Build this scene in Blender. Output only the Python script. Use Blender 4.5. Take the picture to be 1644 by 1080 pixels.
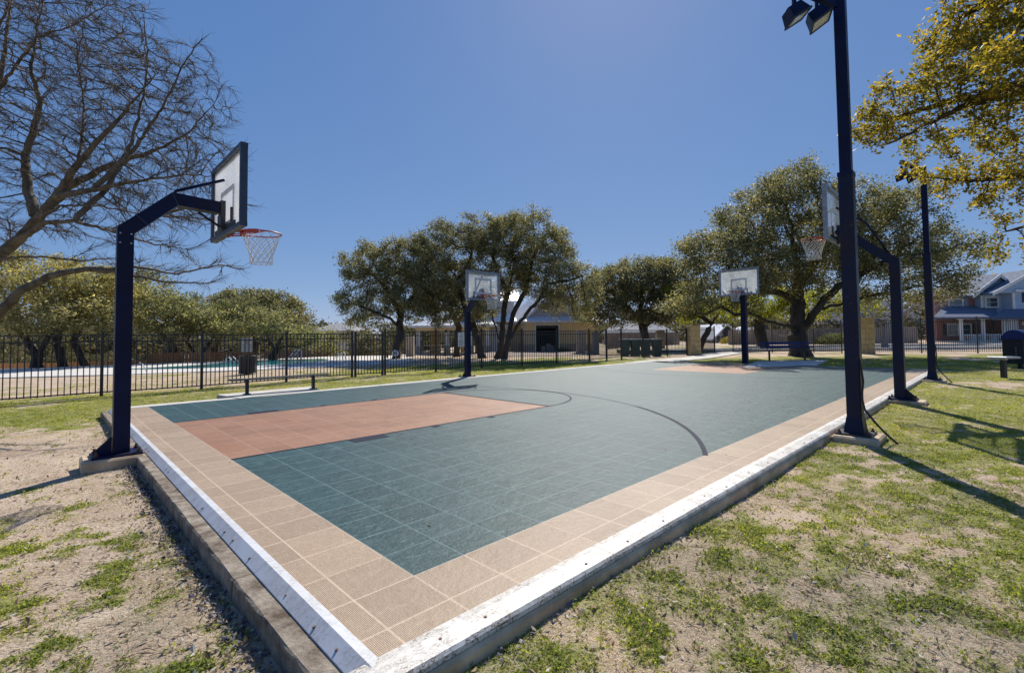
import bpy, bmesh, math, random
import numpy as np
from mathutils import Vector, Matrix

# ------------------------------------------------------------------ camera, sky, sun, exposure
for o in list(bpy.data.objects): bpy.data.objects.remove(o)
SC = bpy.context.scene
COL = SC.collection
F, CX, CY, PITCH, ROLL, EYE = 771.42, 863.32, 508.54, .0388, -.0127, 1.1764
cam = bpy.data.cameras.new('camera'); camo = bpy.data.objects.new('camera', cam); COL.objects.link(camo)
cam.sensor_width = 36; cam.lens = F/1644*36; cam.clip_start = .05; cam.clip_end = 3000
cam.shift_x = -(CX-822)/1644; cam.shift_y = -(540-CY)/1644
camo.matrix_world = Matrix.Translation((0, 0, EYE)) @ Matrix.Rotation(math.pi/2+PITCH, 4, 'X') @ Matrix.Rotation(ROLL, 4, 'Z')
SC.camera = camo
SUN_AZ, SUN_EL = math.radians(9), math.radians(44)      # azimuth measured from +Y towards +X
world = bpy.data.worlds.new('World'); SC.world = world; world.use_nodes = True
wn = world.node_tree.nodes; wl = world.node_tree.links
sky = wn.new('ShaderNodeTexSky'); sky.sky_type = 'NISHITA'; sky.sun_disc = False
sky.sun_elevation = SUN_EL; sky.sun_rotation = SUN_AZ
sky.altitude = 0; sky.air_density = .6; sky.dust_density = .15; sky.ozone_density = 8.0
wn['Background'].inputs['Strength'].default_value = .1
# soften the range of the whole sky evenly, as the photograph's wide-range exposure does
sp_ = wn.new('ShaderNodeSeparateColor'); cb0 = wn.new('ShaderNodeCombineColor'); wl.new(sky.outputs[0], sp_.inputs[0])
for k_, (ex_, ga_) in enumerate(((.70, 1.15), (.50, 1.59), (.30, 2.95))):
    pw0 = wn.new('ShaderNodeMath'); pw0.operation = 'POWER'; pw0.inputs[1].default_value = ex_; wl.new(sp_.outputs[k_], pw0.inputs[0])
    ml0 = wn.new('ShaderNodeMath'); ml0.operation = 'MULTIPLY'; ml0.inputs[1].default_value = ga_; wl.new(pw0.outputs[0], ml0.inputs[0]); wl.new(ml0.outputs[0], cb0.inputs[k_])
wl.new(cb0.outputs[0], wn['Background'].inputs['Color'])
sl = bpy.data.lights.new('sun', 'SUN'); sl.energy = 4.9; sl.angle = math.radians(.5); sl.color = (1, .95, .87)
so = bpy.data.objects.new('sun', sl); COL.objects.link(so)
so.rotation_euler = (math.pi/2-SUN_EL, 0, math.pi-SUN_AZ)
so.location = (0, 0, 30)
vs = SC.view_settings; vs.view_transform = 'Standard'; vs.look = 'None'; vs.gamma = 1; vs.use_curve_mapping = False
vs.exposure = .25
SC.render.engine = 'CYCLES'

# ------------------------------------------------------------------ survey helpers (pixel of the photo -> point of the place)
H = EYE
TH = .7736
O = np.array([-.62830444, 2.42251887]); T = .3048
AX = np.array([math.sin(TH), math.cos(TH)]); BX = np.array([-math.cos(TH), math.sin(TH)])
COURT_ROT = math.pi/2-TH
def ray(x, y):
    xu = (x-CX)/F; yu = -(y-CY)/F
    xu, yu = xu*math.cos(ROLL)-yu*math.sin(ROLL), xu*math.sin(ROLL)+yu*math.cos(ROLL)
    c, s = math.cos(PITCH), math.sin(PITCH)
    return np.array([xu, c-s*yu, s+c*yu])
def G(x, y, z=0.):
    r = ray(x, y); t = (z-H)/r[2]; return Vector(r*t)+Vector((0, 0, H))
def D(x, y, Y):
    r = ray(x, y); return Vector(r*Y/r[1])+Vector((0, 0, H))
def P(a, b, z=0.):
    p = O+T*(a*AX+b*BX); return Vector((p[0], p[1], z))
rnd = random.Random(7)

def sstep(a, b, x):
    t = np.clip((x-a)/(b-a), 0, 1); return t*t*(3-2*t)
# value noise, shared by the ground relief and the grass
_R = np.random.RandomState(3).rand(256, 256)
def vnoise(x, y):
    xi = np.floor(x).astype(int); yi = np.floor(y).astype(int); fx = x-xi; fy = y-yi
    fx = fx*fx*(3-2*fx); fy = fy*fy*(3-2*fy)
    a = _R[xi % 256, yi % 256]; b = _R[(xi+1) % 256, yi % 256]; c = _R[xi % 256, (yi+1) % 256]; d = _R[(xi+1) % 256, (yi+1) % 256]
    return (a*(1-fx)+b*fx)*(1-fy)+(c*(1-fx)+d*fx)*fy
def fbm(x, y, s, o=4):
    v = 0; k = 0
    for i in range(o):
        w = .5**i; v = v+w*vnoise(x*s*2**i+17.3*i, y*s*2**i+5.1*i); k += w
    return v/k
def court_ab(x, y):
    dx = x-O[0]; dy = y-O[1]
    return (dx*AX[0]+dy*AX[1])/T, (dx*BX[0]+dy*BX[1])/T
def ground_z(x, y):
    x = np.asarray(x, float); y = np.asarray(y, float)
    a, b = court_ab(x, y)
    z = -.135+.1*sstep(6, 14, y)*sstep(-3.5, -1, x+0*y)+.1*sstep(9, 13, y)*(1-sstep(-3.5, -1, x))
    z = z+.04*sstep(-1, -2, b)*(1-sstep(6, 12, y))
    z = np.maximum(z, -.135+.1*sstep(29.8, 34, b))
    sd = ((x+25)*(-7)+(y-20.5)*10)/12.2-.5
    z = z-1.25*sstep(0, 3, sd)*(1-sstep(-14, -10, x))
    z = z-.22*sstep(28, 36, y)*sstep(-12, -7, x)*(1-sstep(5, 9, x))
    z = z+.17*sstep(34, 42, y)*sstep(7, 14, x)
    z = z+(fbm(x, y, .5, 3)-.5)*.05+(fbm(x, y, 4, 3)-.5)*.018
    inside = sstep(-1.5, -1.1, a)*(1-sstep(57.2, 57.8, a))*sstep(-1.6, -1.2, b)*(1-sstep(28.9, 29.4, b))
    z = np.where((a > -3) & (a < 58) & (b > -3) & (b < 30), np.minimum(z, -.03-.12*inside), z)
    return z-.25*inside
def gz(x, y): return float(ground_z(np.array([x]), np.array([y]))[0])
def green(x, y):
    """how green and grassy the ground is, 0 bare earth .. 1 lawn"""
    a, b = court_ab(x, y)
    f = fbm(x+31, y+7, .8, 3)*.24+fbm(x, y, 2.8, 3)*.30+fbm(x+9, y+3, 9.5, 3)*.46
    base = np.full_like(x, .42)
    right = (b < -1)
    base = np.where(right, .57+.21*sstep(3, 10, y), base)
    left = (a < -1) & (b < 60)
    base = np.where(left & ~right, .27+.10*sstep(3.2, 2.0, y), base)
    base = np.where(left & (y > 6.5), .33+.45*sstep(6.5, 8.8, y), base)
    strip = (b > 29) & (b < 39.5)
    base = np.where(strip & (y > 7.5), .74, base)
    beyond = (b >= 39.5) & (a < 75)
    base = np.where(beyond, .70-.42*sstep(40.2, 43.5, b), base)
    base = np.where((b >= 39.5) & (a > 16) & (a < 60), .72-.45*sstep(48, 56, b), base)
    far = (a > 57) & (b < 38)
    base = np.where(far, .74-.5*sstep(22.5, 25, y), base)
    base = np.where((y > 30) & (x > 6), .35, base)
    path_wear = np.exp(-((x-10.9)**2/3+(y-11.0)**2/.25))*.5
    base = base-path_wear
    base = base-np.exp(-((x-3.9)**2/1.6+(y-4.3)**2/.10))*.14-np.exp(-((x-2.3)**2/.35+(y-1.9)**2/.06))*.22
    return np.clip((base+(f-.5)*2.3-.3)*2.2, 0, 1)

# ------------------------------------------------------------------ materials
def new_mat(name):
    m = bpy.data.materials.new(name); m.use_nodes = True
    return m, m.node_tree.nodes, m.node_tree.links, m.node_tree.nodes['Principled BSDF']
def N(nd, t, **k):
    n = nd.new(t)
    for a, v in k.items():
        if a.startswith('i_'): n.inputs[int(a[2:]) if a[2:].isdigit() else a[2:]].default_value = v
        else: setattr(n, a, v)
    return n
def math_n(nd, lk, op, a, b=None, c=None):
    n = nd.new('ShaderNodeMath'); n.operation = op
    for i, v in enumerate((a, b, c)):
        if v is None: continue
        if isinstance(v, (int, float)): n.inputs[i].default_value = v
        else: lk.new(v, n.inputs[i])
    return n.outputs[0]
def mixc(nd, lk, fac, a, b, mode='MIX'):
    n = nd.new('ShaderNodeMix'); n.data_type = 'RGBA'; n.blend_type = mode
    for s, v in ((n.inputs[0], fac), (n.inputs[6], a), (n.inputs[7], b)):
        if isinstance(v, (int, float)): s.default_value = v
        elif isinstance(v, tuple): s.default_value = (*v, 1) if len(v) == 3 else v
        else: lk.new(v, s)
    return n.outputs[2]
def ramp(nd, lk, fac, stops):
    n = nd.new('ShaderNodeValToRGB'); e = n.color_ramp.elements
    while len(e) < len(stops): e.new(.5)
    for el, (p, c) in zip(e, stops):
        el.position = p; el.color = (*c, 1) if isinstance(c, tuple) else (c, c, c, 1)
    lk.new(fac, n.inputs[0]); return n.outputs[0]
def simple(name, c, c2=None, scale=6, rough=.6, metal=0, bump=0, bscale=60, spec=.5, stretch=(1, 1, 1), detail=6, lo=.35, hi=.65):
    m, nd, lk, b = new_mat(name)
    b.inputs['Roughness'].default_value = rough; b.inputs['Metallic'].default_value = metal
    b.inputs['Specular IOR Level'].default_value = spec
    tc = nd.new('ShaderNodeTexCoord'); mp = nd.new('ShaderNodeMapping'); mp.inputs['Scale'].default_value = stretch
    lk.new(tc.outputs['Object'], mp.inputs[0])
    if c2 is None: c2 = tuple(v*.75 for v in c)
    no = N(nd, 'ShaderNodeTexNoise', i_Scale=scale, i_Detail=detail, i_Roughness=.65); lk.new(mp.outputs[0], no.inputs['Vector'])
    lk.new(ramp(nd, lk, no.outputs['Fac'], [(lo, c), (hi, c2)]), b.inputs['Base Color'])
    r = ramp(nd, lk, no.outputs['Fac'], [(.3, max(rough-.1, .05)), (.7, min(rough+.15, 1))]); lk.new(r, b.inputs['Roughness'])
    if bump:
        n2 = N(nd, 'ShaderNodeTexNoise', i_Scale=bscale, i_Detail=5, i_Roughness=.7); lk.new(mp.outputs[0], n2.inputs['Vector'])
        bp = N(nd, 'ShaderNodeBump', i_Strength=bump, i_Distance=.01); lk.new(n2.outputs['Fac'], bp.inputs['Height']); lk.new(bp.outputs[0], b.inputs['Normal'])
    return m
M = {}
M['navy'] = simple('navy_paint', (.003, .008, .050), (.003, .004, .02), 2, .38, bump=.2, bscale=90, spec=.2)
M['black_metal'] = simple('black_metal', (.012, .013, .018), (.022, .022, .026), 8, .42)
M['pole_steel'] = simple('dark_pole_paint', (.004, .008, .036), (.022, .016, .012), 1.6, .4, bump=.1, bscale=70, lo=.45, hi=.75, spec=.25)
M['frame_slate'] = simple('slate_frame', (.035, .05, .09), (.02, .03, .055), 8, .4)
M['steel'] = simple('galvanised_steel', (.42, .43, .45), (.3, .31, .33), 20, .4, metal=.7)
M['frame_grey'] = simple('backboard_frame', (.30, .33, .38), (.2, .22, .27), 12, .4, metal=.3)
M['rim_red'] = simple('rim_red', (.42, .05, .04), (.25, .03, .03), 30, .45)
M['rim_orange'] = simple('rim_orange', (.55, .12, .04), (.35, .07, .03), 30, .45)
M['net'] = simple('net_cord', (.75, .74, .72), (.55, .54, .5), 60, .8)
M['white_paint'] = simple('white_paint', (.78, .78, .78), (.62, .62, .62), 10, .5)
M['concrete'] = simple('weathered_concrete', (.70, .55, .36), (.34, .24, .135), 4, .9, bump=.5, bscale=80, lo=.3, hi=.7)
M['kerb_concrete'] = simple('kerb_concrete', (.38, .32, .245), (.10, .07, .045), 9, .92, bump=.9, bscale=70, lo=.33, hi=.66)
M['pale_concrete'] = simple('pale_concrete', (.60, .57, .51), (.48, .45, .40), 3, .9, bump=.3, bscale=60)
M['deck'] = simple('pool_deck', (.66, .62, .56), (.55, .52, .47), .8, .85)
M['asphalt'] = simple('asphalt', (.14, .14, .15), (.10, .10, .105), 2, .9, bump=.3, bscale=90)
M['tan_wall'] = simple('tan_siding', (.74, .60, .38), (.66, .53, .33), 1.5, .8)
M['ochre_wall'] = simple('ochre_wall', (.55, .36, .11), (.48, .31, .10), 1.5, .8)
M['white_trim'] = simple('white_trim', (.72, .72, .70), (.62, .62, .6), 5, .6)
M['metal_roof'] = simple('metal_roof', (.82, .83, .85), (.72, .73, .76), 2, .4, metal=.1)
M['grey_gable'] = simple('grey_gable', (.50, .48, .47), (.42, .41, .41), 3, .8)
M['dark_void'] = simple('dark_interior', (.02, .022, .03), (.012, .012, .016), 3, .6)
M['sandstone'] = simple('sandstone', (.62, .48, .26), (.42, .31, .16), 4, .9, bump=.6, bscale=30)
M['stone_pale'] = simple('pale_stone', (.5, .44, .36), (.36, .3, .24), 5, .9, bump=.6, bscale=30)
M['blue_siding'] = simple('blue_siding', (.38, .50, .66), (.33, .44, .59), 2, .75)
M['blue_dark'] = simple('dark_blue_siding', (.22, .30, .43), (.18, .26, .38), 2, .75)
M['shingle'] = simple('roof_shingle', (.30, .30, .315), (.20, .20, .21), 6, .9, bump=.5, bscale=20)
M['shingle_dark'] = simple('dark_shingle', (.14, .17, .23), (.10, .12, .17), 6, .9, bump=.5, bscale=20)
M['shutter'] = simple('shutter', (.035, .04, .06), None, 6, .6)
M['cedar'] = simple('cedar_boards', (.40, .17, .06), (.24, .09, .035), 3, .85, stretch=(1, 1, .2))
M['cedar_pale'] = simple('pale_cedar_boards', (.52, .30, .14), (.38, .2, .09), 3, .85, stretch=(1, 1, .2))
M['wood_grey'] = simple('grey_boards', (.36, .30, .25), (.24, .2, .17), 3, .85, stretch=(1, 1, .2))
M['wood_purple'] = simple('dark_boards', (.15, .11, .12), (.09, .07, .08), 3, .85, stretch=(1, 1, .2))
M['bark'] = simple('oak_bark', (.075, .058, .045), (.025, .02, .016), 7, .95, bump=.9, bscale=22, stretch=(1, 1, .35))
M['bark_grey'] = simple('grey_bark', (.17, .14, .105), (.05, .04, .03), 5, .95, bump=.8, bscale=25, stretch=(1, 1, .5))
M['bark_pale'] = simple('pale_bark', (.42, .38, .36), (.25, .22, .21), 5, .95)
M['bin'] = simple('green_plastic', (.05, .12, .11), (.035, .09, .08), 5, .5)
M['bin_lid'] = simple('grey_lid', (.45, .46, .46), (.35, .36, .37), 5, .6)
M['bench_blue'] = simple('bench_blue', (.012, .025, .16), (.01, .02, .10), 8, .4)
M['cushion'] = simple('ring_white', (.8, .8, .85), (.65, .65, .7), 8, .6)
M['cable'] = simple('black_cable', (.012, .012, .012), None, 10, .5)
M['canvas'] = simple('white_canvas', (.72, .70, .68), (.6, .58, .57), 4, .9)
M['blue_plastic'] = simple('blue_plastic', (.08, .2, .5), None, 4, .5)
M['rust'] = simple('rusty_bolt', (.16, .09, .06), (.07, .04, .03), 40, .7, metal=.5)
M['line'] = simple('navy_line', (.012, .014, .035), (.03, .035, .055), 25, .7, spec=.1)
M['line_worn'] = simple('worn_navy_line', (.035, .06, .07), (.05, .085, .095), 12, .6, spec=.15)
M['weld'] = simple('weld_bead', (.03, .045, .12), (.02, .03, .07), 40, .4)
M['print_red'] = simple('red_print', (.4, .05, .05), None, 5, .6)
M['print_blue'] = simple('blue_print', (.06, .08, .18), None, 5, .6)
M['flag_red'] = simple('flag_red', (.5, .03, .04), None, 5, .8)
M['flag_white'] = simple('flag_white', (.75, .75, .75), None, 5, .8)
M['flag_blue'] = simple('flag_blue', (.03, .05, .25), None, 5, .8)
M['gravel'] = simple('mulch', (.34, .26, .21), (.2, .15, .12), 12, .95, bump=.8, bscale=40)
M['stone_chip'] = simple('dark_chips', (.05, .055, .075), (.16, .15, .17), 1, .8, lo=.4, hi=.6)

def chip_paint(m, tint, thr):
    nd, lk = m.node_tree.nodes, m.node_tree.links; b = nd['Principled BSDF']; src = b.inputs['Base Color'].links[0].from_socket
    tc = nd.new('ShaderNodeTexCoord'); n = N(nd, 'ShaderNodeTexNoise', i_Scale=22., i_Detail=9, i_Roughness=.8); lk.new(tc.outputs['Object'], n.inputs['Vector'])
    n2 = N(nd, 'ShaderNodeTexNoise', i_Scale=2.2, i_Detail=3); lk.new(tc.outputs['Object'], n2.inputs['Vector'])
    f = math_n(nd, lk, 'MULTIPLY', ramp(nd, lk, n.outputs[0], [(thr, 0.), (thr+.03, 1.)]), ramp(nd, lk, n2.outputs[0], [(.45, 0.), (.6, 1.)]))
    lk.new(mixc(nd, lk, f, src, tint), b.inputs['Base Color'])
chip_paint(M['navy'], (.14, .13, .13), .64); chip_paint(M['pole_steel'], (.17, .12, .09), .61)
def brick_mat():
    m, nd, lk, b = new_mat('brick'); b.inputs['Roughness'].default_value = .9
    tc = nd.new('ShaderNodeTexCoord'); mp = nd.new('ShaderNodeMapping'); mp.inputs['Rotation'].default_value = (math.pi/2, 0, 0)
    lk.new(tc.outputs['Object'], mp.inputs[0])
    bt = N(nd, 'ShaderNodeTexBrick', i_Scale=4.5); lk.new(mp.outputs[0], bt.inputs[0])
    bt.inputs['Color1'].default_value = (.36, .17, .13, 1); bt.inputs['Color2'].default_value = (.24, .11, .09, 1); bt.inputs['Mortar'].default_value = (.28, .22, .2, 1)
    lk.new(bt.outputs[0], b.inputs['Base Color']); return m
M['brick'] = brick_mat()
def trim_mat(name, c, dirt):
    """painted edge trim: scuffs and grime with shapes of their own"""
    m, nd, lk, b = new_mat(name); b.inputs['Roughness'].default_value = .5
    tc = nd.new('ShaderNodeTexCoord'); mp = nd.new('ShaderNodeMapping'); lk.new(tc.outputs['Object'], mp.inputs[0])
    mp2 = nd.new('ShaderNodeMapping'); mp2.inputs['Scale'].default_value = (1, 3, 1); mp2.inputs['Rotation'].default_value = (0, 0, .5); lk.new(tc.outputs['Object'], mp2.inputs[0])
    n1 = N(nd, 'ShaderNodeTexNoise', i_Scale=5., i_Detail=8, i_Roughness=.75, i_Distortion=1.2); lk.new(mp.outputs[0], n1.inputs['Vector'])
    n2 = N(nd, 'ShaderNodeTexNoise', i_Scale=38., i_Detail=6, i_Roughness=.8, i_Distortion=2.); lk.new(mp2.outputs[0], n2.inputs['Vector'])
    n3 = N(nd, 'ShaderNodeTexNoise', i_Scale=1.6, i_Detail=4); lk.new(mp.outputs[0], n3.inputs['Vector'])
    big = ramp(nd, lk, n3.outputs[0], [(.40, 0.), (.60, 1.)])
    f1 = math_n(nd, lk, 'MULTIPLY', ramp(nd, lk, n2.outputs[0], [(.47, 0.), (.56, 1.)]), ramp(nd, lk, n1.outputs[0], [(.45, 0.), (.54, 1.)]))
    f1 = math_n(nd, lk, 'MULTIPLY', f1, dirt)
    col = mixc(nd, lk, math_n(nd, lk, 'MULTIPLY', big, .35*dirt), c, (.52, .45, .34))
    col = mixc(nd, lk, f1, col, (.16, .11, .07))
    lk.new(col, b.inputs['Base Color'])
    bp = N(nd, 'ShaderNodeBump', i_Strength=.15, i_Distance=.01); lk.new(n2.outputs[0], bp.inputs['Height']); lk.new(bp.outputs[0], b.inputs['Normal'])
    return m
M['trim_right'] = trim_mat('scuffed_white_trim', (.68, .66, .61), 1.)
M['trim_left'] = trim_mat('grey_aluminium_trim', (.56, .575, .60), .45)

def glass_mat(name, haze, tint=(.85, .9, .95)):
    m, nd, lk, b = new_mat(name); nd.remove(b); out = nd['Material Output']
    tr = N(nd, 'ShaderNodeBsdfTransparent'); tr.inputs[0].default_value = (.93, .95, .97, 1)
    df = N(nd, 'ShaderNodeBsdfDiffuse'); df.inputs[0].default_value = (*tint, 1)
    tl = N(nd, 'ShaderNodeBsdfTranslucent'); tl.inputs[0].default_value = (*tint, 1)
    gl = N(nd, 'ShaderNodeBsdfGlossy'); gl.inputs['Roughness'].default_value = .05
    a = nd.new('ShaderNodeMixShader'); a.inputs[0].default_value = .82; lk.new(df.outputs[0], a.inputs[1]); lk.new(tl.outputs[0], a.inputs[2])
    tc = nd.new('ShaderNodeTexCoord'); no = N(nd, 'ShaderNodeTexNoise', i_Scale=2.5, i_Detail=5); lk.new(tc.outputs['Object'], no.inputs['Vector'])
    fac = ramp(nd, lk, no.outputs[0], [(.3, haze*.6), (.7, min(haze*1.4, 1))])
    b1 = nd.new('ShaderNodeMixShader'); lk.new(fac, b1.inputs[0]); lk.new(tr.outputs[0], b1.inputs[1]); lk.new(a.outputs[0], b1.inputs[2])
    fr = nd.new('ShaderNodeLayerWeight'); fr.inputs[0].default_value = .5
    fo_ = math_n(nd, lk, 'MULTIPLY_ADD', math_n(nd, lk, 'POWER', fr.outputs['Facing'], 4.), .6, .04)
    c = nd.new('ShaderNodeMixShader'); lk.new(fo_, c.inputs[0]); lk.new(b1.outputs[0], c.inputs[1]); lk.new(gl.outputs[0], c.inputs[2])
    lk.new(c.outputs[0], out.inputs['Surface']); return m
M['acrylic'] = glass_mat('hazy_acrylic', .62, (.92, .93, .95))
M['acrylic_mid'] = glass_mat('scratched_acrylic', .13)
M['acrylic_clear'] = glass_mat('clear_acrylic', .24)
m, nd, lk, b = new_mat('window_glass'); b.inputs['Base Color'].default_value = (.05, .07, .1, 1); b.inputs['Roughness'].default_value = .06; b.inputs['Specular IOR Level'].default_value = .9; M['window'] = m
m, nd, lk, b = new_mat('lamp_glass'); b.inputs['Base Color'].default_value = (.6, .62, .64, 1); b.inputs['Roughness'].default_value = .15; M['lamp_glass'] = m
m, nd, lk, b = new_mat('pool_water'); b.inputs['Base Color'].default_value = (.04, .30, .33, 1); b.inputs['Roughness'].default_value = .08
no = N(nd, 'ShaderNodeTexNoise', i_Scale=5, i_Detail=3); bp = N(nd, 'ShaderNodeBump', i_Strength=.25, i_Distance=.02); lk.new(no.outputs[0], bp.inputs['Height']); lk.new(bp.outputs[0], b.inputs['Normal']); M['water'] = m

def leaf_mat(name, stops, trans=.45, tcol=(1, 1, 1), rough=.38):
    m, nd, lk, b = new_mat(name); out = nd['Material Output']
    ge = nd.new('ShaderNodeNewGeometry')
    col = ramp(nd, lk, ge.outputs['Random Per Island'], stops)
    tc = nd.new('ShaderNodeTexCoord'); no = N(nd, 'ShaderNodeTexNoise', i_Scale=.7, i_Detail=3); lk.new(tc.outputs['Object'], no.inputs['Vector'])
    col = mixc(nd, lk, 1., col, ramp(nd, lk, no.outputs[0], [(.35, (.75, .78, .75)), (.65, (1.2, 1.15, 1.0))]), 'MULTIPLY')
    lk.new(col, b.inputs['Base Color']); b.inputs['Roughness'].default_value = rough+.1; b.inputs['Specular IOR Level'].default_value = .28
    tl = nd.new('ShaderNodeBsdfTranslucent'); c2 = mixc(nd, lk, 1., col, tcol, 'MULTIPLY'); lk.new(c2, tl.inputs[0])
    mx = nd.new('ShaderNodeMixShader'); mx.inputs[0].default_value = trans
    lk.new(b.outputs[0], mx.inputs[1]); lk.new(tl.outputs[0], mx.inputs[2]); lk.new(mx.outputs[0], out.inputs['Surface'])
    return m
M['oak_leaf'] = leaf_mat('oak_leaf', [(0, (.075, .085, .05)), (.4, (.14, .145, .085)), (.75, (.24, .225, .13)), (.92, (.35, .30, .18)), (1, (.44, .38, .26))], .36, (2.0, 1.95, 1.2), .42)
M['oak_leaf_bright'] = leaf_mat('bright_oak_leaf', [(0, (.085, .09, .022)), (.35, (.17, .16, .03)), (.7, (.29, .245, .04)), (.9, (.42, .31, .055)), (1, (.52, .46, .24))], .45, (2.0, 1.8, .65), .42)
M['oak_leaf_silver'] = leaf_mat('silver_oak_leaf', [(0, (.10, .11, .055)), (.5, (.20, .205, .11)), (.85, (.34, .33, .20)), (1, (.48, .45, .30))], .42, (1.7, 1.65, 1.0), .5)
M['oak_leaf_pale'] = leaf_mat('pale_oak_leaf', [(0, (.17, .16, .06)), (.5, (.34, .31, .15)), (.85, (.52, .47, .28)), (1, (.66, .60, .40))], .42, (1.5, 1.45, .8), .5)
M['oak_leaf_lime'] = leaf_mat('lime_oak_leaf', [(0, (.11, .13, .02)), (.4, (.20, .22, .035)), (.8, (.33, .33, .055)), (1, (.45, .42, .10))], .5, (1.9, 1.85, .6), .5)
M['oak_leaf_dark'] = leaf_mat('grey_green_oak_leaf', [(0, (.07, .08, .04)), (.5, (.13, .14, .075)), (.85, (.22, .22, .13)), (1, (.34, .32, .2))], .4, (1.8, 1.8, 1.1), .5)
M['far_leaf'] = leaf_mat('far_leaf', [(0, (.06, .065, .035)), (.5, (.12, .12, .07)), (1, (.22, .19, .12))], .3, (1.5, 1.4, .8), .6)
M['grass'] = leaf_mat('grass_blade', [(0, (.16, .18, .04)), (.5, (.29, .31, .065)), (.93, (.40, .40, .11)), (1, (.56, .52, .26))], .5, (1.9, 1.8, .8), .6)
M['weed'] = leaf_mat('weed_leaf', [(0, (.13, .17, .035)), (.6, (.24, .29, .06)), (1, (.34, .38, .10))], .5, (1.9, 1.8, .8), .6)
M['straw'] = leaf_mat('dry_grass', [(0, (.42, .33, .21)), (.5, (.66, .56, .41)), (1, (.86, .79, .64))], .4, (1, 1, 1), .7)
M['dead_leaf'] = leaf_mat('dead_leaf', [(0, (.16, .10, .06)), (.5, (.36, .25, .15)), (.8, (.5, .42, .33)), (1, (.66, .62, .55))], .15, (1, 1, 1), .6)

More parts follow.
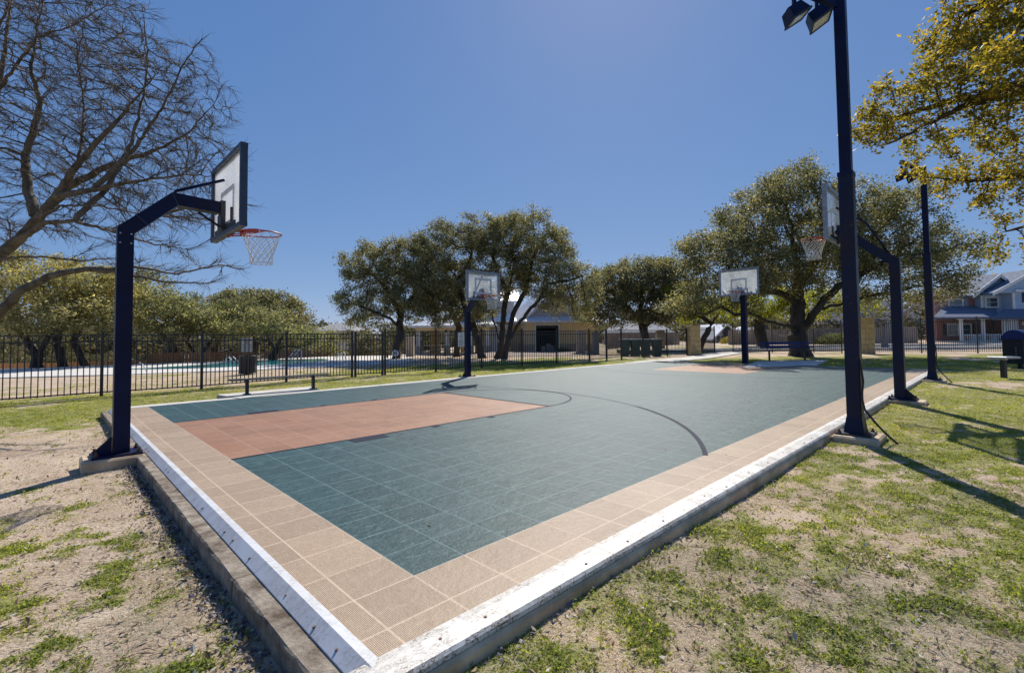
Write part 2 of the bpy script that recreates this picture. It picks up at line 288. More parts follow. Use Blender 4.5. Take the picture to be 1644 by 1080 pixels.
# ------------------------------------------------------------------ mesh building helpers
class MB:
    def __init__(s): s.v = []; s.f = []; s.mi = []; s.cur = 0
    def add(s, vs, fs):
        n = len(s.v); s.v += [tuple(q) for q in vs]; s.f += [tuple(i+n for i in f) for f in fs]; s.mi += [s.cur]*len(fs); return s
    def box(s, c, d, m=None, bev=0):
        hx, hy, hz = d[0]/2, d[1]/2, d[2]/2
        pts = [Vector((x*hx, y*hy, z*hz)) for z in (-1, 1) for y in (-1, 1) for x in (-1, 1)]
        if m is not None: pts = [m @ q for q in pts]
        pts = [q+Vector(c) for q in pts]
        return s.add(pts, [(0, 2, 3, 1), (4, 5, 7, 6), (0, 1, 5, 4), (2, 6, 7, 3), (0, 4, 6, 2), (1, 3, 7, 5)])
    def chbox(s, c, d, ch, m=None):
        """box with chamfered top and vertical edges"""
        hx, hy, hz = d[0]/2, d[1]/2, d[2]/2
        def ringp(ix, z, k): return [Vector((x, y, z)) for x, y in ((-ix[0]+k, -ix[1]), (ix[0]-k, -ix[1]), (ix[0], -ix[1]+k), (ix[0], ix[1]-k), (ix[0]-k, ix[1]), (-ix[0]+k, ix[1]), (-ix[0], ix[1]-k), (-ix[0], -ix[1]+k))]
        pts = ringp((hx, hy), -hz, ch)+ringp((hx, hy), hz-ch, ch)+ringp((hx-ch, hy-ch), hz, ch*.5)
        if m is not None: pts = [m @ q for q in pts]
        pts = [q+Vector(c) for q in pts]
        fs = [tuple(range(7, -1, -1)), tuple(range(16, 24))]
        for r in (0, 8): fs += [(r+i, r+(i+1) % 8, r+8+(i+1) % 8, r+8+i) for i in range(8)]
        return s.add(pts, fs)
    def cyl(s, p0, p1, r0, r1=None, n=8, caps=True):
        p0 = Vector(p0); p1 = Vector(p1); r1 = r0 if r1 is None else r1
        d = (p1-p0).normalized(); u = d.orthogonal().normalized(); w = d.cross(u)
        pts = []
        for p, r in ((p0, r0), (p1, r1)): pts += [p+(u*math.cos(2*math.pi*i/n)+w*math.sin(2*math.pi*i/n))*r for i in range(n)]
        fs = [(i, (i+1) % n, n+(i+1) % n, n+i) for i in range(n)]
        if caps: fs += [tuple(range(n-1, -1, -1)), tuple(range(n, 2*n))]
        return s.add(pts, fs)
    def tube(s, pts, r, n=6, caps=True):
        pts = [Vector(p) for p in pts]; rings = []; u = None
        for i, p in enumerate(pts):
            d = (pts[min(i+1, len(pts)-1)]-pts[max(i-1, 0)]).normalized()
            u = d.orthogonal().normalized() if u is None else (u-d*u.dot(d)).normalized()
            w = d.cross(u); rr = r[i] if hasattr(r, '__len__') else r
            rings += [p+(u*math.cos(2*math.pi*k/n)+w*math.sin(2*math.pi*k/n))*rr for k in range(n)]
        fs = []
        for i in range(len(pts)-1): fs += [(i*n+k, i*n+(k+1) % n, (i+1)*n+(k+1) % n, (i+1)*n+k) for k in range(n)]
        if caps: fs += [tuple(range(n-1, -1, -1)), tuple(range((len(pts)-1)*n, len(pts)*n))]
        return s.add(rings, fs)
    def sqtube(s, pts, w, h, up=(0, 0, 1)):
        """mitred rectangular tube along a path lying in one vertical plane; w across the plane, h in it"""
        pts = [Vector(p) for p in pts]; pn = None
        for i in range(len(pts)-2):
            c = (pts[i+1]-pts[i]).cross(pts[i+2]-pts[i+1])
            if c.length > 1e-6: pn = c.normalized(); break
        if pn is None: pn = (pts[-1]-pts[0]).cross(Vector(up)).normalized()
        rings = []
        for i, p in enumerate(pts):
            d0 = (pts[i]-pts[i-1]).normalized() if i else None
            d1 = (pts[i+1]-pts[i]).normalized() if i < len(pts)-1 else None
            d0 = d0 or d1; d1 = d1 or d0
            n0 = pn.cross(d0); n1 = pn.cross(d1); b = (n0+n1).normalized(); k = 1/max(.3, b.dot(n0))
            rings += [p+b*k*h/2*sy+pn*w/2*sx for sx, sy in ((-1, -1), (1, -1), (1, 1), (-1, 1))]
        fs = [(3, 2, 1, 0), tuple(range(len(rings)-4, len(rings)))]
        for i in range(len(pts)-1): fs += [(i*4+k, i*4+(k+1) % 4, i*4+4+(k+1) % 4, i*4+4+k) for k in range(4)]
        return s.add(rings, fs)
    def prism(s, poly, z0, z1):
        n = len(poly)
        pts = [(x, y, z0) for x, y in poly]+[(x, y, z1) for x, y in poly]
        fs = [tuple(range(n-1, -1, -1)), tuple(range(n, 2*n))]+[(i, (i+1) % n, n+(i+1) % n, n+i) for i in range(n)]
        return s.add(pts, fs)
    def quad(s, *p): return s.add(p, [tuple(range(len(p)))])
    def mesh(s, name, mats, smooth=False):
        me = bpy.data.meshes.new(name); me.from_pydata(s.v, [], s.f)
        for m_ in (mats if isinstance(mats, (list, tuple)) else [mats]): me.materials.append(m_)
        bm = bmesh.new(); bm.from_mesh(me); bmesh.ops.recalc_face_normals(bm, faces=bm.faces); bm.to_mesh(me); bm.free()
        if isinstance(mats, (list, tuple)): me.polygons.foreach_set('material_index', s.mi)
        if smooth: me.polygons.foreach_set('use_smooth', [True]*len(me.polygons))
        me.update(); return me
    def build(s, name, mat, parent=None, smooth=False): return link(name, s.mesh(name, mat, smooth), parent)
def link(name, me, parent=None, loc=None, rotz=None):
    o = bpy.data.objects.new(name, me); COL.objects.link(o)
    if parent is not None: o.parent = parent
    if loc is not None: o.location = loc
    if rotz is not None: o.rotation_euler.z = rotz
    return o
def thing(name, label, cat, loc=(0, 0, 0), rotz=0, group=None):
    o = bpy.data.objects.new(name, None); COL.objects.link(o); o.empty_display_size = .2
    o.location = loc; o.rotation_euler = (0, 0, rotz); tag(o, label, cat, group); return o
def tag(o, label=None, cat=None, group=None, kind=None):
    if label: o['label'] = label
    if cat: o['category'] = cat
    if group: o['group'] = group
    if kind: o['kind'] = kind
    return o
def copy_tree(o, parent=None):
    c = o.copy(); COL.objects.link(c); c.parent = parent
    for ch in list(o.children): copy_tree(ch, c)
    return c
def raw_mesh(name, v, f, mat, smooth=False):
    """fast mesh from numpy arrays; f is (n,3) or (n,4)"""
    me = bpy.data.meshes.new(name); k = f.shape[1]
    me.vertices.add(len(v)); me.vertices.foreach_set('co', v.astype(np.float32).ravel())
    me.loops.add(f.size); me.loops.foreach_set('vertex_index', f.astype(np.int32).ravel())
    me.polygons.add(len(f)); me.polygons.foreach_set('loop_start', np.arange(0, f.size, k, dtype=np.int32)); me.polygons.foreach_set('loop_total', np.full(len(f), k, np.int32))
    me.polygons.foreach_set('use_smooth', np.full(len(f), smooth, bool))
    me.materials.append(mat); me.update(calc_edges=True); me.validate(); return me

# ------------------------------------------------------------------ the ground
def ground_mat():
    m, nd, lk, b = new_mat('ground_earth_and_grass'); b.inputs['Roughness'].default_value = .95; b.inputs['Specular IOR Level'].default_value = .1
    at = N(nd, 'ShaderNodeAttribute', attribute_name='green')
    tc = nd.new('ShaderNodeTexCoord')
    n1 = N(nd, 'ShaderNodeTexNoise', i_Scale=2.2, i_Detail=8, i_Roughness=.7); lk.new(tc.outputs['Object'], n1.inputs['Vector'])
    n2 = N(nd, 'ShaderNodeTexNoise', i_Scale=26., i_Detail=8, i_Roughness=.8, i_Distortion=.6); lk.new(tc.outputs['Object'], n2.inputs['Vector'])
    n3 = N(nd, 'ShaderNodeTexNoise', i_Scale=9., i_Detail=6, i_Roughness=.7); lk.new(tc.outputs['Object'], n3.inputs['Vector'])
    vo = N(nd, 'ShaderNodeTexVoronoi', i_Scale=55.); lk.new(tc.outputs['Object'], vo.inputs['Vector'])
    dirt = ramp(nd, lk, n1.outputs[0], [(.3, (.40, .29, .20)), (.5, (.53, .41, .30)), (.72, (.65, .53, .40))])
    dirt = mixc(nd, lk, ramp(nd, lk, n2.outputs[0], [(.52, 0.), (.68, .75)]), dirt, (.30, .21, .145))
    dirt = mixc(nd, lk, ramp(nd, lk, n2.outputs[0], [(.25, .7), (.4, 0.)]), dirt, (.72, .62, .48))
    gr = ramp(nd, lk, n3.outputs[0], [(.3, (.15, .17, .04)), (.5, (.26, .27, .06)), (.7, (.42, .38, .16))])
    gr = mixc(nd, lk, ramp(nd, lk, n2.outputs[0], [(.45, 0.), (.62, .6)]), gr, (.09, .11, .025))
    f = math_n(nd, lk, 'ADD', at.outputs['Fac'], math_n(nd, lk, 'MULTIPLY', math_n(nd, lk, 'SUBTRACT', n3.outputs[0], .5), 1.6))
    f = math_n(nd, lk, 'ADD', f, math_n(nd, lk, 'MULTIPLY', math_n(nd, lk, 'SUBTRACT', n2.outputs[0], .5), 1.0))
    f = ramp(nd, lk, f, [(.38, 0.), (.62, 1.)])
    lk.new(mixc(nd, lk, f, dirt, gr), b.inputs['Base Color'])
    h = math_n(nd, lk, 'ADD', n2.outputs[0], math_n(nd, lk, 'MULTIPLY', vo.outputs['Distance'], .5))
    bp = N(nd, 'ShaderNodeBump', i_Strength=.8, i_Distance=.018); lk.new(h, bp.inputs['Height']); lk.new(bp.outputs[0], b.inputs['Normal'])
    return m
M['ground'] = ground_mat()
def axis(lo, hi, a, b, fine):
    """coordinates dense between a and b, growing outwards"""
    xs = list(np.arange(a, b, fine)); s = fine; x = b
    while x < hi: xs.append(x); s *= 1.13; x += s
    xs.append(hi); s = fine; x = a-fine
    while x > lo: xs.insert(0, x); s *= 1.13; x -= s
    xs.insert(0, lo); return np.array(xs)
xs = axis(-900, 900, -9, 12, .075); ys = axis(-300, 1500, 1.0, 14, .075)
gx, gy = np.meshgrid(xs, ys); fx, fy = gx.ravel(), gy.ravel()
gv = np.stack([fx, fy, ground_z(fx, fy)], 1); nx, ny = len(xs), len(ys)
ii = (np.arange(ny-1)[:, None]*nx+np.arange(nx-1)[None]).ravel()
me = raw_mesh('ground', gv, np.stack([ii, ii+1, ii+nx+1, ii+nx], 1), M['ground'], True)
at = me.attributes.new('green', 'FLOAT', 'POINT'); at.data.foreach_set('value', green(fx, fy).astype(np.float32))
tag(link('ground', me), kind='structure')

# ------------------------------------------------------------------ the court
NA, NB = 57, 29
court = thing('basketball_court', 'teal, tan and terracotta modular tile basketball court with white edge trim', 'sports court', (O[0], O[1], 0), COURT_ROT)
def tile_mat(name, base, light, holes_dark, scuff, seam=(1.25, .05)):
    m, nd, lk, b = new_mat(name); b.inputs['Specular IOR Level'].default_value = .17
    tc = nd.new('ShaderNodeTexCoord'); tc.object = court
    sp = nd.new('ShaderNodeSeparateXYZ'); lk.new(tc.outputs['Object'], sp.inputs[0])
    tx = math_n(nd, lk, 'DIVIDE', sp.outputs[0], T); ty = math_n(nd, lk, 'DIVIDE', sp.outputs[1], T)
    fx_ = math_n(nd, lk, 'FRACT', tx); fy_ = math_n(nd, lk, 'FRACT', ty)
    ex = math_n(nd, lk, 'ABSOLUTE', math_n(nd, lk, 'SUBTRACT', fx_, .5)); ey = math_n(nd, lk, 'ABSOLUTE', math_n(nd, lk, 'SUBTRACT', fy_, .5))
    edge = math_n(nd, lk, 'GREATER_THAN', math_n(nd, lk, 'MAXIMUM', ex, ey), .488)
    def hole(f): return math_n(nd, lk, 'LESS_THAN', math_n(nd, lk, 'ABSOLUTE', math_n(nd, lk, 'SUBTRACT', math_n(nd, lk, 'FRACT', math_n(nd, lk, 'MULTIPLY', f, 44.)), .5)), .31)
    hl = math_n(nd, lk, 'MULTIPLY', math_n(nd, lk, 'MULTIPLY', hole(fx_), hole(fy_)), math_n(nd, lk, 'SUBTRACT', 1., edge))
    cb = nd.new('ShaderNodeCombineXYZ'); lk.new(math_n(nd, lk, 'FLOOR', tx), cb.inputs[0]); lk.new(math_n(nd, lk, 'FLOOR', ty), cb.inputs[1])
    wn_ = nd.new('ShaderNodeTexWhiteNoise'); lk.new(cb.outputs[0], wn_.inputs[0])
    var = ramp(nd, lk, wn_.outputs['Value'], [(0, .88), (1, 1.1)])
    n1 = N(nd, 'ShaderNodeTexNoise', i_Scale=1.4, i_Detail=7, i_Roughness=.65, i_Distortion=.6); lk.new(tc.outputs['Object'], n1.inputs['Vector'])
    mp = nd.new('ShaderNodeMapping'); mp.inputs['Scale'].default_value = (5, 16, 1); mp.inputs['Rotation'].default_value = (0, 0, .6); lk.new(tc.outputs['Object'], mp.inputs[0])
    n2 = N(nd, 'ShaderNodeTexNoise', i_Scale=1., i_Detail=7, i_Roughness=.7, i_Distortion=2.2); lk.new(mp.outputs[0], n2.inputs['Vector'])
    col = mixc(nd, lk, ramp(nd, lk, n1.outputs[0], [(.35, 0.), (.7, .55)]), base, light)
    col = mixc(nd, lk, 1., col, var, 'MULTIPLY')
    col = mixc(nd, lk, math_n(nd, lk, 'MULTIPLY', ramp(nd, lk, n2.outputs[0], [(.52, 0.), (.66, 1.)]), scuff), col, tuple(min(1, v*1.7+.08) for v in light))
    col = mixc(nd, lk, edge, col, tuple(min(1, v*seam[0]+seam[1]) for v in light))
    col = mixc(nd, lk, math_n(nd, lk, 'MULTIPLY', hl, holes_dark), col, tuple(v*.16 for v in base))
    lk.new(col, b.inputs['Base Color'])
    lk.new(ramp(nd, lk, n2.outputs[0], [(.3, .38), (.7, .50)]), b.inputs['Roughness'])
    bp = N(nd, 'ShaderNodeBump', i_Strength=.25, i_Distance=.003, invert=True); lk.new(hl, bp.inputs['Height'])
    n4 = N(nd, 'ShaderNodeTexNoise', i_Scale=9., i_Detail=6, i_Roughness=.75); lk.new(tc.outputs['Object'], n4.inputs['Vector'])
    bp2 = N(nd, 'ShaderNodeBump', i_Strength=.5, i_Distance=.02); lk.new(n4.outputs[0], bp2.inputs['Height']); lk.new(bp.outputs[0], bp2.inputs['Normal']); lk.new(bp2.outputs[0], b.inputs['Normal'])
    return m
M['teal'] = tile_mat('teal_tile', (.034, .084, .086), (.066, .125, .124), .75, .5, (1.5, .07))
M['tan'] = tile_mat('tan_tile', (.54, .39, .265), (.64, .49, .345), .95, .15, (1.08, .02))
M['orange'] = tile_mat('terracotta_tile', (.38, .19, .105), (.44, .26, .17), .6, .25, (1.15, .04))
def tile_geo():
    h = T/2-.0003; c = .0006; z = -.0006
    v = [(-h+c, -h+c, 0), (h-c, -h+c, 0), (h-c, h-c, 0), (-h+c, h-c, 0), (-h, -h, z), (h, -h, z), (h, h, z), (-h, h, z), (-h, -h, -.013), (h, -h, -.013), (h, h, -.013), (-h, h, -.013)]
    f = [(0, 1, 2, 3), (4, 5, 1, 0), (5, 6, 2, 1), (6, 7, 3, 2), (7, 4, 0, 3), (8, 9, 5, 4), (9, 10, 6, 5), (10, 11, 7, 6), (11, 8, 4, 7)]
    return v, f
tv, tf = tile_geo()
tmesh = {}
for k in ('teal', 'tan', 'orange'):
    me = bpy.data.meshes.new(k+'_tile'); me.from_pydata(tv, [], tf); me.materials.append(M[k]); tmesh[k] = me
cells = []
for i in range(-2, NA):
    for j in range(-2, NB):
        k = 'teal'
        if i < 0 or j < 0: k = 'tan'
        elif (i < 15 or i >= NA-15) and 11 <= j < 21: k = 'orange'
        p = P(i+.5, j+.5); cells.append((Vector((p.x, p.y, H)).length, i, j, k))
cells.sort()
def cell_xf(i, j):
    x0, x1, y0, y1 = i, i+1, j, j+1
    if i == -2: x0 = -1.40
    if j == -2: y0 = -1.48
    return (x0+x1)/2*T, (y0+y1)/2*T, x1-x0, y1-y0
for d, i, j, k in cells[:300]:
    cx_, cy_, sx_, sy_ = cell_xf(i, j)
    link('tile', tmesh[k], court, (cx_, cy_, rnd.uniform(-.0004, .0004))).scale = (sx_, sy_, 1)
TV = np.array(tv); TF = np.array(tf)
for k in ('teal', 'tan', 'orange'):
    cs = np.array([(*cell_xf(i, j)[:2], 0) for d, i, j, kk in cells[300:] if kk == k]); ss = np.array([(*cell_xf(i, j)[2:], 1) for d, i, j, kk in cells[300:] if kk == k])
    v = (TV[None]*ss[:, None]+cs[:, None]).reshape(-1, 3); f = (TF[None]+(np.arange(len(cs))*12)[:, None, None]).reshape(-1, 4)
    tag(link(k+'_tiles', raw_mesh(k+'_tiles', v, f, M[k]), court), kind='stuff')
# slab under the tiles and the kerb ledge along the near left side
MB().box(((NA-1.5)/2*T, (NB-1.5)/2*T, -.10), ((NA+1.5)*T, (NB+1.5)*T, .17)).build('slab', M['kerb_concrete'], court)
mb = MB()
nseg = 7; L0, L1 = -2.25*T, (NB+.8)*T
for k in range(nseg):
    y0 = L0+(L1-L0)*k/nseg; y1 = L0+(L1-L0)*(k+1)/nseg-.006
    prof = [(-1.55*T, -.038), (-1.97*T, -.035), (-2.00*T, -.044), (-2.03*T, -.26), (-1.55*T, -.26)]
    pts = []; NS = 14
    for q in range(NS+1):
        yy = y0+(y1-y0)*q/NS
        for n_, (x_, z_) in enumerate(prof):
            jx = 0 if n_ in (0, 4) else rnd.uniform(-.003, .003); pts.append((x_+jx, yy, z_+(rnd.uniform(-.002, .001) if n_ in (1, 2) else 0)))
    fs = [tuple(range(5)), tuple(range(NS*5+4, NS*5-1, -1))]
    for q in range(NS): fs += [(q*5+n_, q*5+(n_+1) % 5, q*5+5+(n_+1) % 5, q*5+5+n_) for n_ in range(5)]
    MB().add(pts, fs).build('kerb_section', M['kerb_concrete'], court)
# edge trim: ramp sections with screws
def profile_run(name, mat, prof, s0, s1, along, parent=court):
    """prof in (outward, z), extruded from s0 to s1"""
    pts = []
    for s_ in (s0, s1):
        for u, z in prof: pts.append((u, s_, z) if along == 'y' else (s_, u, z))
    n = len(prof)
    mb = MB().add(pts, [tuple(range(n)), tuple(range(2*n-1, n-1, -1))]+[(i, (i+1) % n, n+(i+1) % n, n+i) for i in range(n)])
    return mb.build(name, mat, parent)
screw = MB().cyl((0, 0, -.004), (0, 0, .002), .0075, n=8).mesh('screw', M['rust'])
lp = [(-1.38*T, -.03), (-1.38*T, .004), (-1.52*T, .010), (-1.70*T, -.030), (-1.70*T, -.040)]
seg = 8; a0, a1 = -1.66*T, (NB+.6)*T
for k in range(seg):
    s0 = a0+(a1-a0)*k/seg; s1 = a0+(a1-a0)*(k+1)/seg-.002
    e = profile_run('edge_trim', M['trim_left'], lp, s0, s1, 'y')
    for q in range(rnd.choice((2, 3, 4))):
        link('screw', screw, e, (-1.62*T+rnd.uniform(-.006, .006), s0+(q+.5+rnd.uniform(-.4, .4))*(s1-s0)/4, -.0115))
rp = [(-1.46*T, -.03), (-1.46*T, .004), (-1.62*T, .010), (-1.93*T, .002), (-1.97*T, -.010), (-1.975*T, -.03)]
seg = 13; a0, a1 = -1.76*T, (NA+.5)*T
for k in range(seg):
    s0 = a0+(a1-a0)*k/seg; s1 = a0+(a1-a0)*(k+1)/seg-.0025
    e = profile_run('edge_trim', M['trim_right'], rp, s0, s1, 'x')
    for q in range(3):
        link('screw', screw, e, (s0+(q+.5+rnd.uniform(-.4, .4))*(s1-s0)/3, -1.78*T+rnd.uniform(-.02, .02), .0062))
profile_run('kerb_face', M['concrete'], [(-1.7*T, -.031), (-1.99*T, -.031), (-2.03*T, -.045), (-2.05*T, -.27), (-1.7*T, -.27)], -2.05*T, (NA+.55)*T, 'x')
# pale strip along the far sides
profile_run('pale_strip', M['pale_concrete'], [(NB*T+.004, .003), ((NB+1.1)*T, .001), ((NB+1.1)*T, -.2), (NB*T+.004, -.2)], -1.3*T, NA*T, 'x')
profile_run('pale_strip', M['pale_concrete'], [(NA*T+.004, .001), ((NA+.35)*T, -.001), ((NA+.35)*T, -.2), (NA*T+.004, -.2)], -1.4*T, (NB+1.1)*T, 'y')
# painted lines
LZ = .0035
def arc_line(c, r, t0, t1, w=.05, n=48):
    mb = MB()
    for k in range(n):
        q = [t0+(t1-t0)*(k+d_)/n for d_ in (0, 1)]
        mb.quad(*[(c[0]*T+rr*math.cos(t), c[1]*T+rr*math.sin(t), LZ) for t, rr in ((q[0], r*T-w/2), (q[1], r*T-w/2), (q[1], r*T+w/2), (q[0], r*T+w/2))])
    return mb.build('painted_arc', M['line'], court)
def strip(x0, y0, x1, y1, w=.04, z=LZ):
    a_ = Vector((x0*T, y0*T, z)); b_ = Vector((x1*T, y1*T, z)); d = (b_-a_).normalized(); n_ = Vector((-d.y, d.x, 0))*w/2
    return MB().quad(a_-n_, b_-n_, b_+n_, a_+n_).build('painted_line', M['line'], court)
strip(0, 11, 15, 11, .028); strip(0, 21, 15, 21, .022); strip(15, 11, 15, 21, .04, LZ+.001)
arc_line((15, 16), 5, -math.pi/2, math.pi/2, .034)
arc_line((2.05, 16), 18.1, -1.088, -.50, .05, 40)
arc_line((2.05, 16), 18.1, -.50, .82, .035, 70).data.materials[0] = M['line_worn']
arc_line((NA-2.05, 16), 18.1, math.pi-.7, math.pi+.7, .03, 60).data.materials[0] = M['line_worn']
for (u, v0, v1) in ((4.5, 10.35, 10.98), (7.6, 10.6, 10.98), (10.7, 10.6, 10.98)):
    mb = MB(); w = .42 if u < 5 else .1
    mb.quad((u*T-w/2, v0*T, LZ), (u*T+w/2, v0*T, LZ), (u*T+w/2, v1*T, LZ), (u*T-w/2, v1*T, LZ)); mb.build('lane_mark', M['line'], court)
    mb = MB(); mb.quad(((u-.6)*T-w/2, 21.05*T, LZ), ((u-.6)*T+w/2, 21.05*T, LZ), ((u-.6)*T+w/2, (32-v0)*T, LZ), ((u-.6)*T-w/2, (32-v0)*T, LZ)); mb.build('lane_mark', M['line'], court)

# ------------------------------------------------------------------ hoops
def net_mesh(r, depth, mat, n=12):
    mb = MB(); rows = 7
    def pt(k, j):
        t = j/rows; rr = r*(1-.44*min(1, t*1.35)); z = -depth*t+.01
        return Vector((rr*math.cos(2*math.pi*k/n), rr*math.sin(2*math.pi*k/n), z))
    for k in range(n):
        for sgn in (1, -1):
            path = [pt(k, 0)+Vector((0, 0, .0))]+[pt(k+sgn*.5*j, j) for j in range(1, rows+1)]
            mb.tube(path, .0042, 4, False)
    ring = [pt(k/2, rows-.1*(k % 2)) for k in range(2*n+1)]; mb.tube(ring, .004, 4, False)
    return mb.mesh('net', mat, True)
def make_hoop(label, loc, rot, boards, pole_mat, frame_mat, ac, rim_mat, pw=.15, reach=.88, zp=2.36, zarm=2.74, zb=2.43, base=True, foot_z=0., style='goose', bw=1.38, bh=.95, rim_z=None):
    """local x points from the pole to the board"""
    t = thing('basketball_hoop', label, 'basketball hoop', loc, rot, 'basketball hoops round the court')
    gz0 = foot_z
    rim_z = rim_z or zb+.07
    if style == 'goose':
        def bead(px_, pz_, ang):
            MB().box((px_, 0, pz_), (.006, pw+.006, pw+.002), Matrix.Rotation(-ang, 3, 'Y')).build('weld', M['weld'], t)
        an_ = math.atan2(zarm-zp, .42); bead(.13, zp+.13*math.tan(an_), an_); bead(.42, zarm, an_/2)
        for z_ in (zp-.04, zp-.14):
            for y_ in (-.045, .045): MB().cyl((-.0, y_-.0, z_), (-.0, y_, z_), .01, n=6) if 0 else MB().cyl((y_, -pw/2-.006, z_), (y_, -pw/2+.002, z_), .009, n=6).build('bolt', M['steel'], t)
        MB().sqtube([(0, 0, gz0), (0, 0, zp*.5), (0, 0, zp), (.42, 0, zarm), (reach-.1, 0, zarm-.02)], pw, pw*.92).build('pole', pole_mat, t)
        mb = MB(); mb.tube([(.42, 0, zarm+pw*.45), (.44, 0, zarm+.11), (reach-.04, .0, zarm+.34)], .018, 6); mb.build('brace_rod', pole_mat, t)
        mb = MB(); mb.tube([(reach-.3, 0, zarm-.1), (reach-.02, 0, zarm-.28)], .014, 6); mb.build('brace_rod', pole_mat, t)
    elif style == 'slant':
        MB().sqtube([(0, 0, gz0), (0, 0, zp*.5), (0, 0, zp), (reach-.05, 0, zarm)], pw, pw).build('pole', pole_mat, t)
        MB().tube([(.05, 0, zp+.1), (reach*.45, 0, zarm+.05), (reach-.03, 0, zarm+.42)], .02, 6).build('brace_rod', pole_mat, t)
        MB().tube([(reach*.62, 0, zarm-.16), (reach-.02, 0, zarm-.28)], .014, 6).build('brace_rod', pole_mat, t)
    else:
        MB().sqtube([(0, 0, gz0), (0, 0, zp*.5), (0, 0, zp), (reach-.05, 0, zp+.05)], pw, pw).build('pole', pole_mat, t)
    x = reach; zc = zb+bh/2
    fr = MB(); w = .05; d = .075
    fr.box((x, 0, zb+bh-w/2), (d, bw, w)).box((x, 0, zb+w/2), (d, bw, w))
    fr.box((x, bw/2-w/2, zc), (d-.004, w, bh-2*w-.002)).box((x, -bw/2+w/2, zc), (d-.004, w, bh-2*w-.002))
    f = fr.build('backboard_frame', frame_mat, t)
    MB().box((x, 0, zc), (.012, bw-2*w-.004, bh-2*w-.004)).build('backboard_panel', ac, t)
    sq = MB(); sw, sh, lw = .60, .45, .045; zs = rim_z+.05
    for sx in (x+.0085, x-.0085):
        sq.box((sx, 0, zs+sh-lw/2), (.003, sw, lw)).box((sx, 0, zs+lw/2-.0), (.003, sw, lw)).box((sx, sw/2-lw/2, zs+sh/2), (.003, lw, sh-2*lw-.001)).box((sx, -sw/2+lw/2, zs+sh/2), (.003, lw, sh-2*lw-.001))
    sq.build('target_square', M['white_paint'], t)
    mb = MB()
    mb.box((x-.06, 0, zarm-.1), (.05, .13, .34)); mb.box((x-.03, 0, zb+.08), (.02, .9, .05)); mb.box((x-.03, .3, zb+.18), (.018, .04, .2)); mb.box((x-.03, -.3, zb+.18), (.018, .04, .2)); mb.build('mounting_bracket', frame_mat if style == 'low' else M['black_metal'], t)
    rr = .225; cx = x+.15+rr
    ring = [(cx+rr*math.cos(2*math.pi*k/28), rr*math.sin(2*math.pi*k/28), rim_z) for k in range(29)]
    mb = MB(); mb.tube(ring, .0095, 6, False)
    rim = mb.build('rim', rim_mat, t, True)
    mb = MB(); mb.box((x+.03, 0, rim_z-.02), (.018, .2, .13)); mb.box((x+.085, 0, rim_z-.004), (.12, .15, .012))
    for s_ in (-1, 1): mb.tube([(x+.03, s_*.07, rim_z-.07), (cx-.1, s_*.1, rim_z-.02), (cx-.03, s_*.21, rim_z-.004)], .008, 5)
    # the breakaway cover curved round the back of the ring
    for k in range(10):
        t0, t1 = [math.pi-1.15+2.3*(k+q)/10 for q in (0, 1)]
        for (r0_, r1_) in ((rr-.004, rr-.004),):
            mb.quad((cx+(rr+.012)*math.cos(t0), (rr+.012)*math.sin(t0), rim_z-.035), (cx+(rr+.012)*math.cos(t1), (rr+.012)*math.sin(t1), rim_z-.035), (cx+(rr+.012)*math.cos(t1), (rr+.012)*math.sin(t1), rim_z+.014), (cx+(rr+.012)*math.cos(t0), (rr+.012)*math.sin(t0), rim_z+.014))
    mb.build('rim_bracket', rim_mat, rim)
    nt = link('net', net_mesh(rr, .40, M['net']), t, (cx, 0, rim_z))
    if base:
        MB().chbox((-.03, 0, gz0+.012), (.42, .34, .024), .01).build('base_plate', pole_mat, t)
        mb = MB()
        for s_ in (-.035, .035): mb.add([(-pw/2, s_-.004, gz0+.025), (-pw/2-.14, s_-.004, gz0+.025), (-pw/2-.14, s_-.004, gz0+.05), (-pw/2, s_-.004, gz0+.19), (-pw/2, s_+.004, gz0+.025), (-pw/2-.14, s_+.004, gz0+.025), (-pw/2-.14, s_+.004, gz0+.05), (-pw/2, s_+.004, gz0+.19)], [(0, 1, 2, 3), (7, 6, 5, 4), (0, 4, 5, 1), (1, 5, 6, 2), (2, 6, 7, 3), (3, 7, 4, 0)])
        mb.build('gusset', pole_mat, t)
        bolt = MB().cyl((0, 0, 0), (0, 0, .045), .012, n=6).cyl((0, 0, .0), (0, 0, .018), .022, n=6).mesh('bolt', M['rust'])
        for sx, sy in ((-.2, -.13), (-.2, .13), (.14, -.13), (.14, .13)): link('bolt', bolt, t, (sx, sy, gz0+.024))
    return t
def footing(label, loc, rot, size, h):
    o = MB().chbox((0, 0, 0), (size[0], size[1], h), .02).build('concrete_footing', M['concrete'])
    o.location = (loc[0], loc[1], loc[2]-h/2); o.rotation_euler.z = rot; tag(o, label, 'footing', 'concrete footings under the poles'); return o
p = P(-2.55, 15.2)
footing('rough concrete footing block under the leftmost hoop pole', (p.x, p.y, -.022), COURT_ROT, (.50, .42), .3)
p = P(-2.35, 15.2)
make_hoop('navy gooseneck hoop on the left kerb with red rim, board seen edge-on', (p.x, p.y, -.02), COURT_ROT, None, M['navy'], M['frame_slate'], M['acrylic'], M['rim_red'], reach=.95, zp=2.38, zarm=2.80, zb=2.47, rim_z=2.54)
p = P(30.2, -2.75)
footing('low concrete footing under the right-hand hoop pole', (p.x, p.y, -.022), COURT_ROT+math.pi/2, (.56, .42), .3)
p = P(30.2, -2.48)
